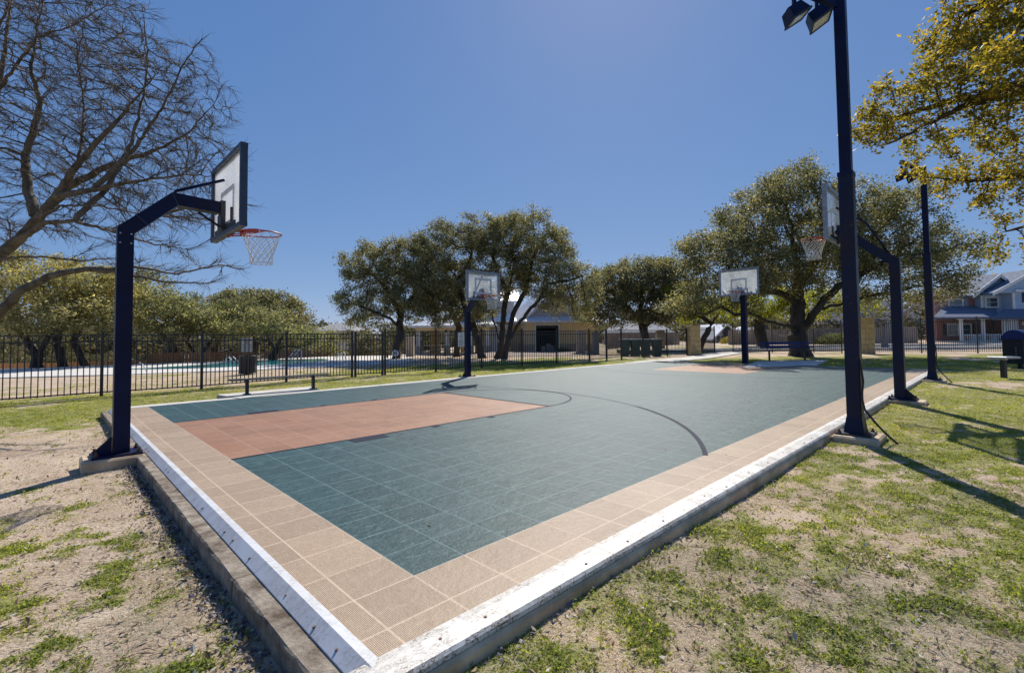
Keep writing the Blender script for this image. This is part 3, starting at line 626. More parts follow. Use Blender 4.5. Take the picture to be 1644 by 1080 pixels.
make_hoop('navy hoop on the right edge with orange rim, board partly behind a light pole', (p.x, p.y, -.02), COURT_ROT+math.pi/2, None, M['pole_steel'], M['frame_grey'], M['acrylic_mid'], M['rim_orange'], pw=.155, reach=.90, zp=2.42, zarm=3.14, zb=2.88, rim_z=3.01, style='slant', bw=1.4, bh=1.0)
p = P(24.2, 30.25)
make_hoop('navy hoop between court and pool fence with clear board in front of oaks', (p.x, p.y, -.01), COURT_ROT-math.pi/2, None, M['navy'], M['frame_grey'], M['acrylic_clear'], M['rim_orange'], pw=.135, reach=.75, zp=1.93, zarm=2.52, zb=2.20, rim_z=2.33, style='slant', bw=1.2, bh=.82)
p = P(58.1, 17.0)
make_hoop('farthest hoop, clear grey-framed backboard facing the court before the big oak', (p.x, p.y, -.02), COURT_ROT+math.pi, None, M['navy'], M['frame_grey'], M['acrylic_clear'], M['rim_red'], pw=.19, reach=.45, zp=2.86, zarm=2.9, zb=2.64, rim_z=2.78, style='low', bw=1.50, bh=1.02, base=False)

# ------------------------------------------------------------------ court light poles
def light_pole(label, loc, rot, htot, armdir):
    t = thing('light_pole', label, 'light pole', loc, rot, 'court light poles along the right edge')
    MB().chbox((0, 0, 1.55), (.152, .152, 3.1), .012).build('pole', M['pole_steel'], t)
    MB().chbox((0, 0, 3.1+(htot-3.1)/2+.001), (.122, .122, htot-3.1), .01).build('upper_pole', M['navy'], t)
    MB().box((0, 0, 3.07), (.160, .160, .05)).build('collar', M['navy'], t)
    # flared base
    mb = MB(); n = 4
    pts = [(sx*.105, sy*.105, .02) for sx, sy in ((-1, -1), (1, -1), (1, 1), (-1, 1))]+[(sx*.0775, sy*.0775, .2) for sx, sy in ((-1, -1), (1, -1), (1, 1), (-1, 1))]
    mb.add(pts, [(3, 2, 1, 0), (4, 5, 6, 7)]+[(i, (i+1) % 4, 4+(i+1) % 4, 4+i) for i in range(4)]); mb.build('flared_base', M['pole_steel'], t)
    MB().chbox((0, 0, .01), (.36, .36, .025), .006).build('base_plate', M['black_metal'], t)
    bolt = MB().cyl((0, 0, 0), (0, 0, .04), .011, n=6).cyl((0, 0, 0), (0, 0, .018), .02, n=6).mesh('bolt', M['rust'])
    for sx in (-.14, .14):
        for sy in (-.14, .14): link('bolt', bolt, t, (sx, sy, .022))
    # rising arm with two floodlights, armdir in local coordinates
    d = Vector((*armdir, 0)).normalized(); m_ = Matrix.Rotation(math.atan2(d.y, d.x), 3, 'Z')
    za = htot-.12
    a0_ = Vector((0, 0, za)); a1_ = a0_+d*.62+Vector((0, 0, .22))
    MB().sqtube([a0_, (a0_+a1_)/2, a1_], .07, .09).build('lamp_arm', M['navy'], t)
    for k, s_ in enumerate((.31, .60)):
        hp = a0_+d*s_+Vector((0, 0, .08+.1*s_))
        fl = floodlight_mesh()
        h_ = link('floodlight', fl[0], t, hp+Vector((0, 0, -.17))); h_.scale = (.76, .76, .76); h_.rotation_euler = (0, 0, math.atan2(d.y, d.x)+(-.5+.35*k))
        for nm, me_ in fl[1:]: link(nm, me_, h_)
    return t
_fl = None
def floodlight_mesh():
    global _fl
    if _fl: return _fl
    tilt = Matrix.Rotation(math.radians(32), 3, 'Y')
    # body: truncated box, lens at the lower front
    a = .15; b_ = .11; hgt = .19
    def fr(u): return tilt @ Vector(u)+Vector((0, 0, -.12))
    pts = [fr((x*a, y*.155, -hgt/2)) for x, y in ((-1, -1), (1, -1), (1, 1), (-1, 1))]+[fr((x*b_, y*.115, hgt/2)) for x, y in ((-1, -1), (1, -1), (1, 1), (-1, 1))]
    body = MB().add(pts, [(3, 2, 1, 0), (4, 5, 6, 7)]+[(i, (i+1) % 4, 4+(i+1) % 4, 4+i) for i in range(4)])
    rim = MB()
    for x, y, sx, sy in ((0, -.155, .32, .02), (0, .155, .32, .02), (-.15, 0, .02, .29), (.15, 0, .02, .29)): rim.box(fr((x, y, -hgt/2-.008)), (sx, sy, .028), tilt)
    lens = MB().box(fr((0, 0, -hgt/2-.006)), (.275, .285, .006), tilt)
    yoke = MB().box((0, 0, .07), (.05, .05, .24)).box(fr((0, 0, hgt/2+.01)), (.12, .06, .03), tilt)
    _fl = (body.mesh('floodlight', M['navy']), ('lamp_rim', rim.mesh('lamp_rim', M['black_metal'])), ('lamp_lens', lens.mesh('lamp_lens', M['lamp_glass'])), ('yoke', yoke.mesh('yoke', M['navy'])))
    return _fl
def cable(label, base, pts, r=.012):
    o = MB().tube(pts, r, 6).build('cable', M['cable'], None, True); tag(o, label, 'cable', 'loose cables at the light poles'); return o
for (a_, b_, lab, fl_, cl, h_) in ((17.6, -2.72, 'tall navy light pole nearest the camera, taller than the frame', 'concrete pad under the nearer light pole on the right edge', 'black cable drooping down the nearest light pole to the grass', 5.25), (45.3, -2.6, 'tall navy light pole at the far right corner of the court', 'concrete pad under the farther light pole at the right corner', 'black cable at the foot of the farther light pole', 5.25)):
    q = P(a_, b_)
    footing(fl_, (q.x+.02, q.y-.02, -.02), COURT_ROT, (.52, .46), .25)
    # arm swings out to the left and towards the camera
    wd = Vector((-.95, -.12)); cr, sr = math.cos(-COURT_ROT), math.sin(-COURT_ROT)
    light_pole(lab, (q.x, q.y, -.02), COURT_ROT, h_, (wd.x*cr-wd.y*sr, wd.x*sr+wd.y*cr))
    pf = Vector((.03, -.12, 0))
    pth = [q+Vector((-.01, -.115, .86)), q+Vector((.0, -.125, .8)), q+Vector((.02, -.13, .6)), q+Vector((-.005, -.13, .42)), q+Vector((.02, -.14, .28)), q+Vector((.11, -.17, .14)), q+Vector((.20, -.19, .03)), q+Vector((.28, -.2, -.05)), q+Vector((.34, -.22, -.11))]
    cable(cl, q, pth)

# ------------------------------------------------------------------ fences
def fence(name, label, pts, h, parent=None, n_pick=19, zoff=0, cat='metal fence'):
    t = thing(name, label, cat, (pts[0][0], pts[0][1], gz(*pts[0])), 0)
    o0 = t.location
    post = MB().box((0, 0, (h+.07)/2-.1), (.055, .055, h+.27)).box((0, 0, h+.085), (.066, .066, .02)).mesh('post', M['black_metal'])
    pk = MB().box((0, 0, .07+(h-.02-.07)/2), (.018, .018, h-.09)).mesh('picket', M['black_metal'])
    zs = [gz(*q)+zoff for q in pts]
    for q, z in zip(pts, zs): link('post', post, t, (q[0]-o0.x, q[1]-o0.y, z-o0.z), math.atan2(pts[1][1]-pts[0][1], pts[1][0]-pts[0][0]))
    cnt = 0
    for i in range(len(pts)-1):
        a_ = Vector((*pts[i], zs[i]))-o0; b_ = Vector((*pts[i+1], zs[i+1]))-o0; d = b_-a_
        ang = math.atan2(d.y, d.x)
        for zz in (h, h-.14, .09):
            u = Vector((0, 0, zz)); mb = MB(); n_ = Vector((-d.y, d.x, 0)).normalized()
            w = .018; k = .013
            mb.add([a_+u-n_*w-Vector((0, 0, k)), a_+u+n_*w-Vector((0, 0, k)), a_+u+n_*w+Vector((0, 0, k)), a_+u-n_*w+Vector((0, 0, k)), b_+u-n_*w-Vector((0, 0, k)), b_+u+n_*w-Vector((0, 0, k)), b_+u+n_*w+Vector((0, 0, k)), b_+u-n_*w+Vector((0, 0, k))], [(0, 1, 2, 3), (7, 6, 5, 4), (0, 4, 5, 1), (1, 5, 6, 2), (2, 6, 7, 3), (3, 7, 4, 0)])
            mb.build('rail', M['black_metal'], t)
        npk = max(3, round(d.xy.length/.095))
        for k in range(1, npk):
            if cnt >= 299: break
            link('picket', pk, t, a_+d*(k/npk), ang); cnt += 1
    return t
def pxy(a, b): p = P(a, b); return (p.x, p.y)
fence('pool_fence', 'black picket fence at left, from the frame edge to the pool gate', [pxy(-19.5, 39.6), pxy(-13.5, 39.6), pxy(-7.4, 39.5), pxy(-1.4, 39.4), pxy(4.6, 39.6), pxy(11.2, 40.3), pxy(17.4, 40.4)], 1.33)
g = fence('pool_gate', 'narrow black picket gate left of the trunk with the life ring', [pxy(17.75, 40.4), pxy(20.7, 40.4)], 1.30, cat='gate')
mb = MB().box((.82, .55, .62), (.05, .05, .12)); mb.build('latch', M['black_metal'], g)
FR = [pxy(21.0, 40.4), pxy(27, 39.9), pxy(33.3, 39.4), pxy(39.9, 39.1), pxy(46, 38.4), (2.3, 21.7), (3.25, 22.9), (4.15, 24.0)]
fence('pool_fence', 'black picket fence behind the middle hoop, from gate to the green bins', FR, 1.40)
fence('pool_fence', 'black picket fence in front of the green bins up to the path opening', [(4.15, 24.0), (5.5, 25.2), (7.1, 26.5), (8.35, 27.05)], 1.42)
fence('pool_fence', 'short black picket fence bay right of the narrow stone column', [(9.0, 27.3), (10.6, 28.9)], 1.55)
fence('perimeter_fence', 'taller black picket fence behind the blue bench and big oak', [(12.15, 30.0), (14.2, 29.2), (16.0, 27.95), (17.15, 27.2)], 1.78)
fence('perimeter_fence', 'taller black picket fence in front of the blue house', [(18.25, 26.9), (20.7, 26.0), (23.0, 25.2), (25.4, 24.4)], 1.82)

def column(label, loc, w, h, mat, rows, rot=0):
    t = thing('stone_column', label, 'stone column', loc, rot, 'stone columns along the fences')
    r = random.Random(hash(label) % 999 if 0 else len(label))
    for k in range(rows):
        z0 = h*k/rows; hh = h/rows-.008; off = r.uniform(.3, .7)*w
        for s0, s1 in ((0, off-.004), (off+.004, w)):
            MB().chbox((s0-w/2+(s1-s0)/2, r.uniform(-.006, .006), z0+hh/2), (s1-s0, w*.9, hh), .012).build('stone', mat, t)
    MB().box((0, 0, h/2-.01), (w-.04, w*.9-.05, h-.04)).build('mortar_core', M['concrete'], t)
    return t
column('narrow sandstone column beside the path opening', (8.72, 27.04, gz(8.7, 27)-.05), .62, 1.72, M['sandstone'], 6, .2)
column('wide sandstone column in the fence right of the big oak', (17.7, 26.1, gz(17.7, 26)-.05), .78, 2.02, M['sandstone'], 7, -.3)
column('stone column before the clubhouse right of its open bay door', (2.75, 31.2, gz(2.7, 31)-.05), .5, 1.6, M['stone_pale'], 6, .3)
column('pale stone column right of the clubhouse wall', (3.95, 33.0, gz(3.9, 33)-.05), .4, 1.6, M['stone_pale'], 6, .3)
column('pale stone column behind the dark bins under the oak', (9.9, 39.0, gz(9.9, 39)-.05), .6, 1.55, M['stone_pale'], 6, 0)
column('pale stone column left of the pavilion by the leaning trunk', (-8.9, 33.5, gz(-8.9, 33.5)-.05), .5, 1.5, M['stone_pale'], 6, 0)

# ------------------------------------------------------------------ hard ground surfaces
def slab_poly(name, pts, z, mat, th=.06, kind='structure', label=None, cat=None):
    o = MB().prism([(p_[0], p_[1]) for p_ in pts], z-th, z).build(name, mat); 
    if label: tag(o, label, cat)
    else: tag(o, kind=kind)
    return o
slab_poly('bench_slab', [G(348, 634), G(385, 640), G(512, 625), G(500, 620.5)], .012, M['pale_concrete'], .1)
slab_poly('bench_slab', [G(1190, 590, .0), G(1215, 580, .0), G(1330, 577.5, .0), G(1310, 586, .0)], .004, M['pale_concrete'], .1)
slab_poly('path', [pxy(50, 29.3), pxy(55.5, 29.3), (5.2, 19.9), (8.2, 23.0), (12.6, 29.2), (13.6, 33.5), (12.0, 33.5), (10.9, 29.6), (7.2, 24.0), (4.2, 21.0)], .0, M['pale_concrete'], .1)
deck_pts = [(-33, 11.8), (-18.1, 16.2), (-14.6, 17.1), (-9.7, 19.3), (-7.6, 21.0), (-6.3, 22.6), (-6.1, 25.0), (-7.5, 28), (-9.5, 31.5), (-13.2, 31.6), (-15.8, 28.0), (-20.5, 24.1), (-27.0, 19.4), (-40, 17)]
pool_pts = [G(205, 594.6, -.04), G(300, 593, -.04), G(370, 590.3, -.04), G(430, 587.3, -.04), G(480, 584, -.04), G(515, 581, -.04), G(530, 578.3, -.04), G(515, 576.8, -.04), G(430, 578.3, -.04), G(380, 581.6, -.04), G(300, 588.3, -.04), G(205, 593.6, -.04)]
slab_poly('pool_deck', deck_pts, -.005, M['deck'], .25)
slab_poly('pool_water', pool_pts, .003, M['water'], .006)
slab_poly('mulch_bed', [(-3.6, 28.2), (2.2, 28.2), (3.8, 30.6), (3.4, 35), (-3.5, 36), (-4.5, 31)], gz(-1, 30)+.05, M['gravel'], .2)
slab_poly('road', [(6, 31.5), (60, 28.2), (60, 34.5), (16, 37.2), (6, 36.8)], .04, M['asphalt'], .3)
slab_poly('kerb', [(13.0, 31.0), (60, 28.0), (60, 28.25), (13.0, 31.25)], .12, M['pale_concrete'], .4)
slab_poly('kerb', [(16, 37.2), (60, 34.5), (60, 34.75), (16, 37.5)], .16, M['pale_concrete'], .4)
slab_poly('driveway', [(33, 34.7), (45, 34.0), (45, 44), (36, 44)], .10, M['pale_concrete'], .2)

# ------------------------------------------------------------------ benches, bins, signs, small things
def obox(name, mat, parent, c, d, m=None): return MB().box(c, d, m).build(name, mat, parent)
A0 = G(380, 612.5, .30); B0 = G(488, 604.5, .30)
l0 = P(5.6, 31.0); l1 = P(10.1, 31.0)
t = thing('flat_bench', 'backless black bench on a concrete strip before the pool fence', 'bench', ((l0.x+l1.x)/2, (l0.y+l1.y)/2, .012), COURT_ROT)
for k in range(3): MB().chbox((0, (k-1)*.088, .315), (2.0, .08, .03), .008).build('slat', M['black_metal'], t)
for s_ in (-.68, .68): 
    obox('leg', M['black_metal'], t, (s_, 0, .148), (.06, .06, .29)); obox('foot_plate', M['black_metal'], t, (s_, 0, .006), (.12, .14, .01))
q = (G(1236, 579)+G(1292, 579))/2
t = thing('park_bench', 'dark blue slatted bench with backrest in front of the big oak trunk', 'bench', (q.x, q.y, .0), -.12)
for k in range(3): MB().chbox((0, -.12+k*.13, .42), (1.95, .11, .03), .008).build('seat_slat', M['black_metal'], t)
for z_ in (.58, .73): MB().chbox((0, .25, z_), (1.95, .03, .11), .008).build('back_slat', M['bench_blue'], t)
for s_ in (-.7, .7):
    obox('leg', M['black_metal'], t, (s_, 0, .2), (.06, .07, .4)); obox('back_support', M['black_metal'], t, (s_, .22, .6), (.04, .03, .4)); obox('armrest', M['black_metal'], t, (s_*1.35, .02, .56), (.04, .4, .03))
# litter bin behind the pool fence
q = G(397, 601, -.04)
t = thing('litter_bin', 'black round slatted litter bin behind the left pool fence', 'litter bin', (q.x, q.y, gz(q.x, q.y)))
for k in range(20):
    a_ = 2*math.pi*k/20; m_ = Matrix.Rotation(a_, 3, 'Z')
    r_ = .25; MB().box((r_*math.cos(a_), r_*math.sin(a_), .34), (.012, .06, .6), m_).build('slat', M['black_metal'], t)
for z_ in (.05, .64): MB().tube([(.262*math.cos(2*math.pi*k/20), .262*math.sin(2*math.pi*k/20), z_) for k in range(21)], .014, 6, False).build('band', M['black_metal'], t)
MB().cyl((0, 0, .04), (0, 0, .58), .225, n=20).build('liner', M['dark_void'], t)
def sign(label, px, py, Y, w, h, rows, first, rot):
    c = D(px, py, Y)
    t = thing('notice_sign', label, 'sign', c, rot, 'notices on the pool fence')
    obox('board', M['white_trim'], t, (0, 0, 0), (w, .008, h))
    r = random.Random(len(label))
    for k, (mat, ww, hh) in enumerate(rows):
        z_ = h/2-h*(k+.9)/(len(rows)+.8); mb = MB(); x_ = -w*ww/2
        while x_ < w*ww/2-.004:
            cw = r.uniform(.012, .022); mb.box((x_+cw/2, -.006, z_), (cw, .003, hh*r.uniform(.75, 1))); x_ += cw+.006
        mb.build('lettering', mat, t)
    return t
sign('white notice with red heading on the fence above the litter bin', 397, 553.5, 13.0, .285, .37, [(M['print_red'], .62, .05), (M['print_red'], .28, .035), (M['print_blue'], .7, .018), (M['print_blue'], .7, .018), (M['print_blue'], .7, .018)], 0, .6)
sign('white notice with small dark lettering just left of the middle hoop pole', 740.5, 545, 17.1, .25, .50, [(M['print_blue'], .25, .03), (M['print_blue'], .6, .03), (M['print_blue'], .4, .03), (M['print_blue'], .7, .03), (M['print_blue'], .6, .03), (M['print_blue'], .6, .03)], 0, .6)
# four wheeled bins
bins_lab = ['leftmost green wheeled bin of the row behind the fence', 'second green wheeled bin from the left in the row', 'third green wheeled bin from the left in the row', 'rightmost green wheeled bin, nearest the stone column']
b0 = None
for k in range(4):
    if k == 0:
        b0 = thing('wheeled_bin', bins_lab[0], 'bin', (0, 0, 0), 0, 'green wheeled bins behind the fence')
        pts = [(x*.19, y*.2, 0) for x, y in ((-1, -1), (1, -1), (1, 1), (-1, 1))]+[(x*.25, y*.27, .9) for x, y in ((-1, -1), (1, -1), (1, 1), (-1, 1))]
        MB().add(pts, [(3, 2, 1, 0), (4, 5, 6, 7)]+[(i, (i+1) % 4, 4+(i+1) % 4, 4+i) for i in range(4)]).build('body', M['bin'], b0)
        MB().chbox((0, 0, .93), (.54, .60, .06), .02).build('lid', M['bin_lid'], b0)
        for s_ in (-.2, .2): MB().cyl((s_-.02, .22, .09), (s_+.02, .22, .09), .09, n=12).build('wheel', M['black_metal'], b0)
        MB().tube([(-.2, .3, .86), (0, .33, .88), (.2, .3, .86)], .014, 6).build('handle', M['bin'], b0)
        o = b0
    else: o = copy_tree(b0)
    o['label'] = bins_lab[k]; x_ = 4.85+k*.56+(.05 if k == 3 else 0); y_ = 26.9-k*.06
    o.location = (x_, y_, gz(x_, y_)); o.rotation_euler.z = rnd.uniform(-.08, .08)
# barbecue and pedestal table at the right
q = G(1636, 592, -.05)
t = thing('barbecue_grill', 'large black barbecue smoker with domed lid at the right edge', 'barbecue', (q.x+.42, q.y, gz(q.x, q.y)), .12)
MB().chbox((0, 0, .52), (1.35, .62, .74), .02).build('firebox', M['black_metal'], t)
mb = MB(); n = 14
pts = [(x_, .36*math.cos(math.pi*k/n)*1.0, .90+.30*math.sin(math.pi*k/n)) for x_ in (-.62, .62) for k in range(n+1)]
mb.add(pts, [tuple(range(n+1)), tuple(range(2*n+1, n, -1))]+[(k, k+1, n+2+k, n+1+k) for k in range(n)]); mb.build('domed_lid', M['bench_blue'], t)
obox('lid_rim', M['black_metal'], t, (0, 0, .89), (1.42, .74, .035))
for s_ in (-.42, .42): 
    obox('leg', M['black_metal'], t, (s_, 0, .07), (.09, .09, .2))
MB().tube([(-.25, -.4, .98), (-.25, -.46, 1.0), (.25, -.46, 1.0), (.25, -.4, .98)], .013, 6).build('lid_handle', M['steel'], t)
for k in range(4): MB().cyl((-.69, -.1, .38+k*.09), (-.672, -.1, .38+k*.09), .02, n=8).build('vent_rivet', M['steel'], t)
q = G(1612, 608, -.07)
t = thing('pedestal_table', 'small square metal table on one post beside the barbecue', 'table', (q.x, q.y, gz(q.x, q.y)), .2)
MB().chbox((0.02, 0, .52), (.46, .46, .045), .01).build('tabletop', M['steel'], t)
obox('post', M['black_metal'], t, (0, 0, .23), (.095, .095, .5)); obox('collar', M['steel'], t, (0, 0, .475), (.125, .125, .04))
# picnic table by the pavilion
q = D(702, 571, 33)
t = thing('picnic_table', 'dark picnic table in front of the yellow pavilion', 'picnic table', (q.x, q.y, gz(q.x, q.y)), .1)
obox('tabletop', M['black_metal'], t, (0, 0, .74), (1.8, .75, .05))
for s_ in (-.65, .65): obox('seat', M['black_metal'], t, (0, s_, .44), (1.8, .28, .04))
for s_ in (-.55, .55):
    for u in (-1, 1): MB().tube([(s_, u*.2, .72), (s_, u*.6, .02)], .03, 6).build('leg', M['black_metal'], t)
# pool ladders and hand rails
def rail(label, pts, r=.022, n=2, off=(.0, .35, 0)):
    t = thing('pool_handrail', label, 'handrail', pts[0], 0, 'white hand rails round the pool')
    for k in range(n):
        MB().tube([Vector(p_)-Vector(pts[0])+Vector(off)*k for p_ in pts], r, 6).build('rail', M['white_paint'], t, True)
    return t
rail('sloping white hand rail at the pool, right of the litter bin', [D(461, 581, 22.5), D(461, 577, 22.5), D(475, 561, 22.5), D(477, 560, 22.5), D(478, 565, 22.5), D(478, 586, 22.5)])
rail('curved white pool hand rail left of the gate', [D(536, 577, 26), D(541, 569, 26), D(546, 566, 26), D(549.5, 567, 26), D(550, 577, 26)])
rail('small white pool ladder left of the litter bin', [D(362, 584, 23.5), D(363, 575, 23.5), D(367, 573, 23.5), D(376, 582, 23.5)])
rail('pale hand rail at the pool tip beside the left hoop pole', [D(224, 582, 19), D(227, 583, 19), D(234, 592, 19), D(234, 595, 19)], n=1)
q = D(635, 566.5, 26.6)
t = thing('life_ring', 'white life ring hanging beside the dark oak trunk', 'life ring', q, 0)
MB().tube([(.13*math.cos(2*math.pi*k/18), 0, .13*math.sin(2*math.pi*k/18)) for k in range(19)], .05, 8, False).build('ring', M['cushion'], t, True)
MB().cyl((0, .08, -.9), (0, .08, .1), .025, n=8).build('stand', M['white_paint'], t)
q = D(312, 584, 30)
t = thing('patio_umbrella', 'white patio umbrella beyond the far side of the pool', 'umbrella', (q.x, q.y, gz(q.x, q.y)))
z0 = D(312, 577, 30).z-t.location.z; z1 = D(312, 565, 30).z-t.location.z
mb = MB(); pts = [(0, 0, z1)]+[(1.2*math.cos(2*math.pi*k/8), 1.2*math.sin(2*math.pi*k/8), z0) for k in range(8)]
mb.add(pts, [(0, k+1, (k+1) % 8+1) for k in range(8)]); mb.build('canopy', M['canvas'], t)
MB().cyl((0, 0, 0), (0, 0, z1), .03, n=8).build('pole', M['white_paint'], t)
# flag on its pole
q = D(924, 478, 40)
t = thing('flagpole', 'flagpole with red, white and blue flag glimpsed through the oak', 'flagpole', (q.x, q.y, gz(q.x, q.y)))
zt = D(924, 456, 40).z-t.location.z
MB().cyl((0, 0, 0), (0, 0, zt+.1), .05, .03, 8).build('pole', M['steel'], t)
fw, fh = 1.1, .9
for k in range(7): 
    mb = MB(); zz = zt-.1-fh*k/7
    n = 8
    for j in range(n):
        x0_, x1_ = fw*j/n, fw*(j+1)/n
        def wv(x_): return .1*math.sin(x_*7), -.25*x_
        (ya, da), (yb, db) = wv(x0_), wv(x1_)
        mb.quad((x0_, ya, zz+da), (x1_, yb, zz+db), (x1_, yb, zz+db-fh/7), (x0_, ya, zz+da-fh/7))
    mb.build('flag_stripe', M['flag_red'] if k % 2 == 0 else M['flag_white'], t)
mb = MB(); mb.quad((0, -.02, zt-.09), (.45, -.14, zt-.2), (.45, -.14, zt-.62), (0, -.02, zt-.5)); mb.build('flag_canton', M['flag_blue'], t)

# ------------------------------------------------------------------ board fences behind
def board_fence(label, pts, top, mat, bw=.15, gap=.012, base=-1.5):
    t = thing('wooden_fence', label, 'wooden fence', (pts[0][0], pts[0][1], base))
    mb = MB(); r = random.Random(len(label)); o0 = Vector((pts[0][0], pts[0][1], base))
    for i in range(len(pts)-1):
        a_ = Vector((*pts[i], 0)); b_ = Vector((*pts[i+1], 0)); d = b_-a_; n_ = int(d.length/bw); ang = Matrix.Rotation(math.atan2(d.y, d.x), 3, 'Z')
        for k in range(n_):
            tt = (k+.5)/n_; tz = top[i]*(1-tt)+top[i+1]*tt+r.uniform(-.02, .02); c = a_+d*tt
            mb.box((c.x-o0.x, c.y-o0.y, (tz-base)/2), (d.length/n_-gap, .022, tz-base), ang)
        for s_ in (.35, 1.2):
            u = Vector((0, .03, 0)); c = (a_+b_)/2; tz = min(top[i], top[i+1])-base-s_
            if tz > .1: MB().box((c.x-o0.x, c.y-o0.y+.03, tz), (d.length, .04, .09), ang).build('rail', mat, t)
    tag(mb.build('boards', mat, t), kind='stuff')
    return t
board_fence('pale cedar board fence low behind the pool deck at far left', [(-36, 22), (-25.0, 24.2), (-19.9, 26.5)], [.2, .12, .12], M['cedar_pale'], base=-1.45)
board_fence('reddish brown board fence behind the left hoop pole', [(-20.2, 24.9), (-17.5, 26.2), (-16.0, 27.2)], [.52, .50, .48], M['cedar'], base=-1.45)
board_fence('long orange-brown board fence beyond the pool', [(-17.8, 31.5), (-12.5, 33.5)], [-.15, -.1], M['cedar_pale'], base=-1.45)
board_fence('dark board fence behind the pool between house and oaks', [D(425, 560, 38).to_tuple()[:2], D(560, 560, 42).to_tuple()[:2], D(665, 560, 44).to_tuple()[:2]], [.15, .15, .1], M['wood_purple'], base=-1.45)
board_fence('beige board fence beyond the road behind the blue bench', [(17.0, 43), (26.0, 42.0), (33, 41.8)], [1.45, 1.5, 1.55], M['wood_grey'], base=0)
board_fence('grey board fence behind the green bins', [(6.5, 46), (13.5, 46)], [1.3, 1.3], M['wood_grey'], base=-.2)

# ------------------------------------------------------------------ buildings
def win(parent, x, y, z, w, h, frame=.07, mull=1, trans=1, glass='window', trim='white_trim'):
    """window in an x-z wall facing -y"""
    f = MB()
    f.box((x, y-.02, z+h/2-frame/2), (w, .06, frame)).box((x, y-.02, z-h/2+frame/2), (w, .06, frame)).box((x-w/2+frame/2, y-.021, z), (frame, .06, h-2*frame)).box((x+w/2-frame/2, y-.021, z), (frame, .06, h-2*frame))
    fo = f.build('window', M[trim], parent)
    MB().box((x, y-.008, z), (w-2*frame, .012, h-2*frame)).build('pane', M[glass], fo)
    mm = MB()
    for k in range(mull): mm.box((x-w/2+w*(k+1)/(mull+1), y-.022, z), (.03, .02, h-2*frame-.002))
    for k in range(trans): mm.box((x, y-.0225, z-h/2+h*(k+1)/(trans+1)), (w-2*frame-.002, .018, .03))
    mm.build('glazing_bar', M[trim], fo)
    return fo
# --- clubhouse
CZ = -.28
cor = D(846, 566, 37.5)
cl = thing('clubhouse', 'tan clubhouse with white standing-seam roof, gable and open bay door', 'building', (cor.x, cor.y, CZ), math.radians(14))
W_, DP = 5.6, 10.; EV = 2.55
mb = MB()
# front wall with door opening  (door x .75..2.65, z 0..2.15)
mb.box((.33, .1, EV/2), (.66, .2, EV)).box((4.12, .1, EV/2), (2.96, .2, EV)).box((1.65, .1, (2.2+EV)/2), (1.98, .2, EV-2.2))
mb.box((.1, DP/2+.1, EV/2), (.2, DP-.2, EV)).box((W_-.1, DP/2+.1, EV/2), (.2, DP-.2, EV)).box((W_/2, DP+.1, EV/2), (W_, .2, EV))
mb.build('wall', M['tan_wall'], cl)
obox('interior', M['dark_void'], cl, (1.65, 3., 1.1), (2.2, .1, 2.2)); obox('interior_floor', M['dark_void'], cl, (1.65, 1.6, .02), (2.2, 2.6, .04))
fr = MB().box((.66, -.03, 1.15), (.14, .08, 2.3)).box((2.64, -.03, 1.15), (.14, .08, 2.3)).box((1.65, -.035, 2.32), (2.12, .08, .16)); fr.build('door_frame', M['white_trim'], cl)
for k, (x_, w_, h_) in enumerate(((1.55, .35, .55), (2.0, .32, .75), (2.3, .3, .6))): obox('stored_box', M['bin_lid'], cl, (x_, 1.0, h_/2+.04), (w_, .4, h_))
obox('door_roll', M['black_metal'], cl, (1.65, -.01, 2.12), (1.84, .05, .22))
# stone wainscot, front stones one by one
r = random.Random(5)
def wains(x0, x1, y, axis_):
    for row in range(3):
        x_ = x0
        while x_ < x1-.02:
            w_ = min(r.uniform(.25, .5), x1-x_); 
            if x1-x_-w_ < .12: w_ = x1-x_
            c = (x_+w_/2, y-.03-r.uniform(0, .015), .13+row*.26) if axis_ == 'x' else (y-.03-r.uniform(0, .015), x_+w_/2, .13+row*.26)
            d = (w_-.015, .08, .245) if axis_ == 'x' else (.08, w_-.015, .245)
            MB().box(c, d).build('stone', M['stone_pale'], cl); x_ += w_
wains(2.75, W_, 0, 'x'); wains(.0, .56, 0, 'x'); wains(.0, DP*.5, 0, 'y')
for y_ in (1.5, 3.3, 5.2, 7.4): MB().box((-.04, y_, 1.3), (.06, .14, 2.5)).build('pilaster', M['white_trim'], cl)
MB().box((-.02, 4.3, 1.05), (.05, .9, 2.1)).build('side_door', M['ochre_wall'], cl)
# skirt roof (hip) : eave ring to inner ring
ov = .55; z0, z1 = EV+.02, EV+.75; ins = 1.3
ring0 = [(-ov, -ov, z0), (W_+ov, -ov, z0), (W_+ov, DP+ov, z0), (-ov, DP+ov, z0)]
ring1 = [(ins, ins-.2, z1), (W_-ins+.6, ins-.2, z1), (W_-ins+.6, DP-ins, z1), (ins, DP-ins, z1)]
mb = MB().add(ring0+ring1+[(x_, y_, z_-.12) for x_, y_, z_ in ring0], [(i, (i+1) % 4, 4+(i+1) % 4, 4+i) for i in range(4)]+[(8+i, 8+(i+1) % 4, (i+1) % 4, i) for i in range(4)]+[(11, 10, 9, 8), (4, 5, 6, 7)]); 
sk = mb.build('skirt_roof', M['metal_roof'], cl)
obox('fascia', M['white_trim'], cl, (W_/2, -ov-.012, z0-.06), (W_+2*ov, .02, .15)); obox('fascia', M['white_trim'], cl, (-ov-.012, DP/2, z0-.06), (.02, DP+2*ov, .15))
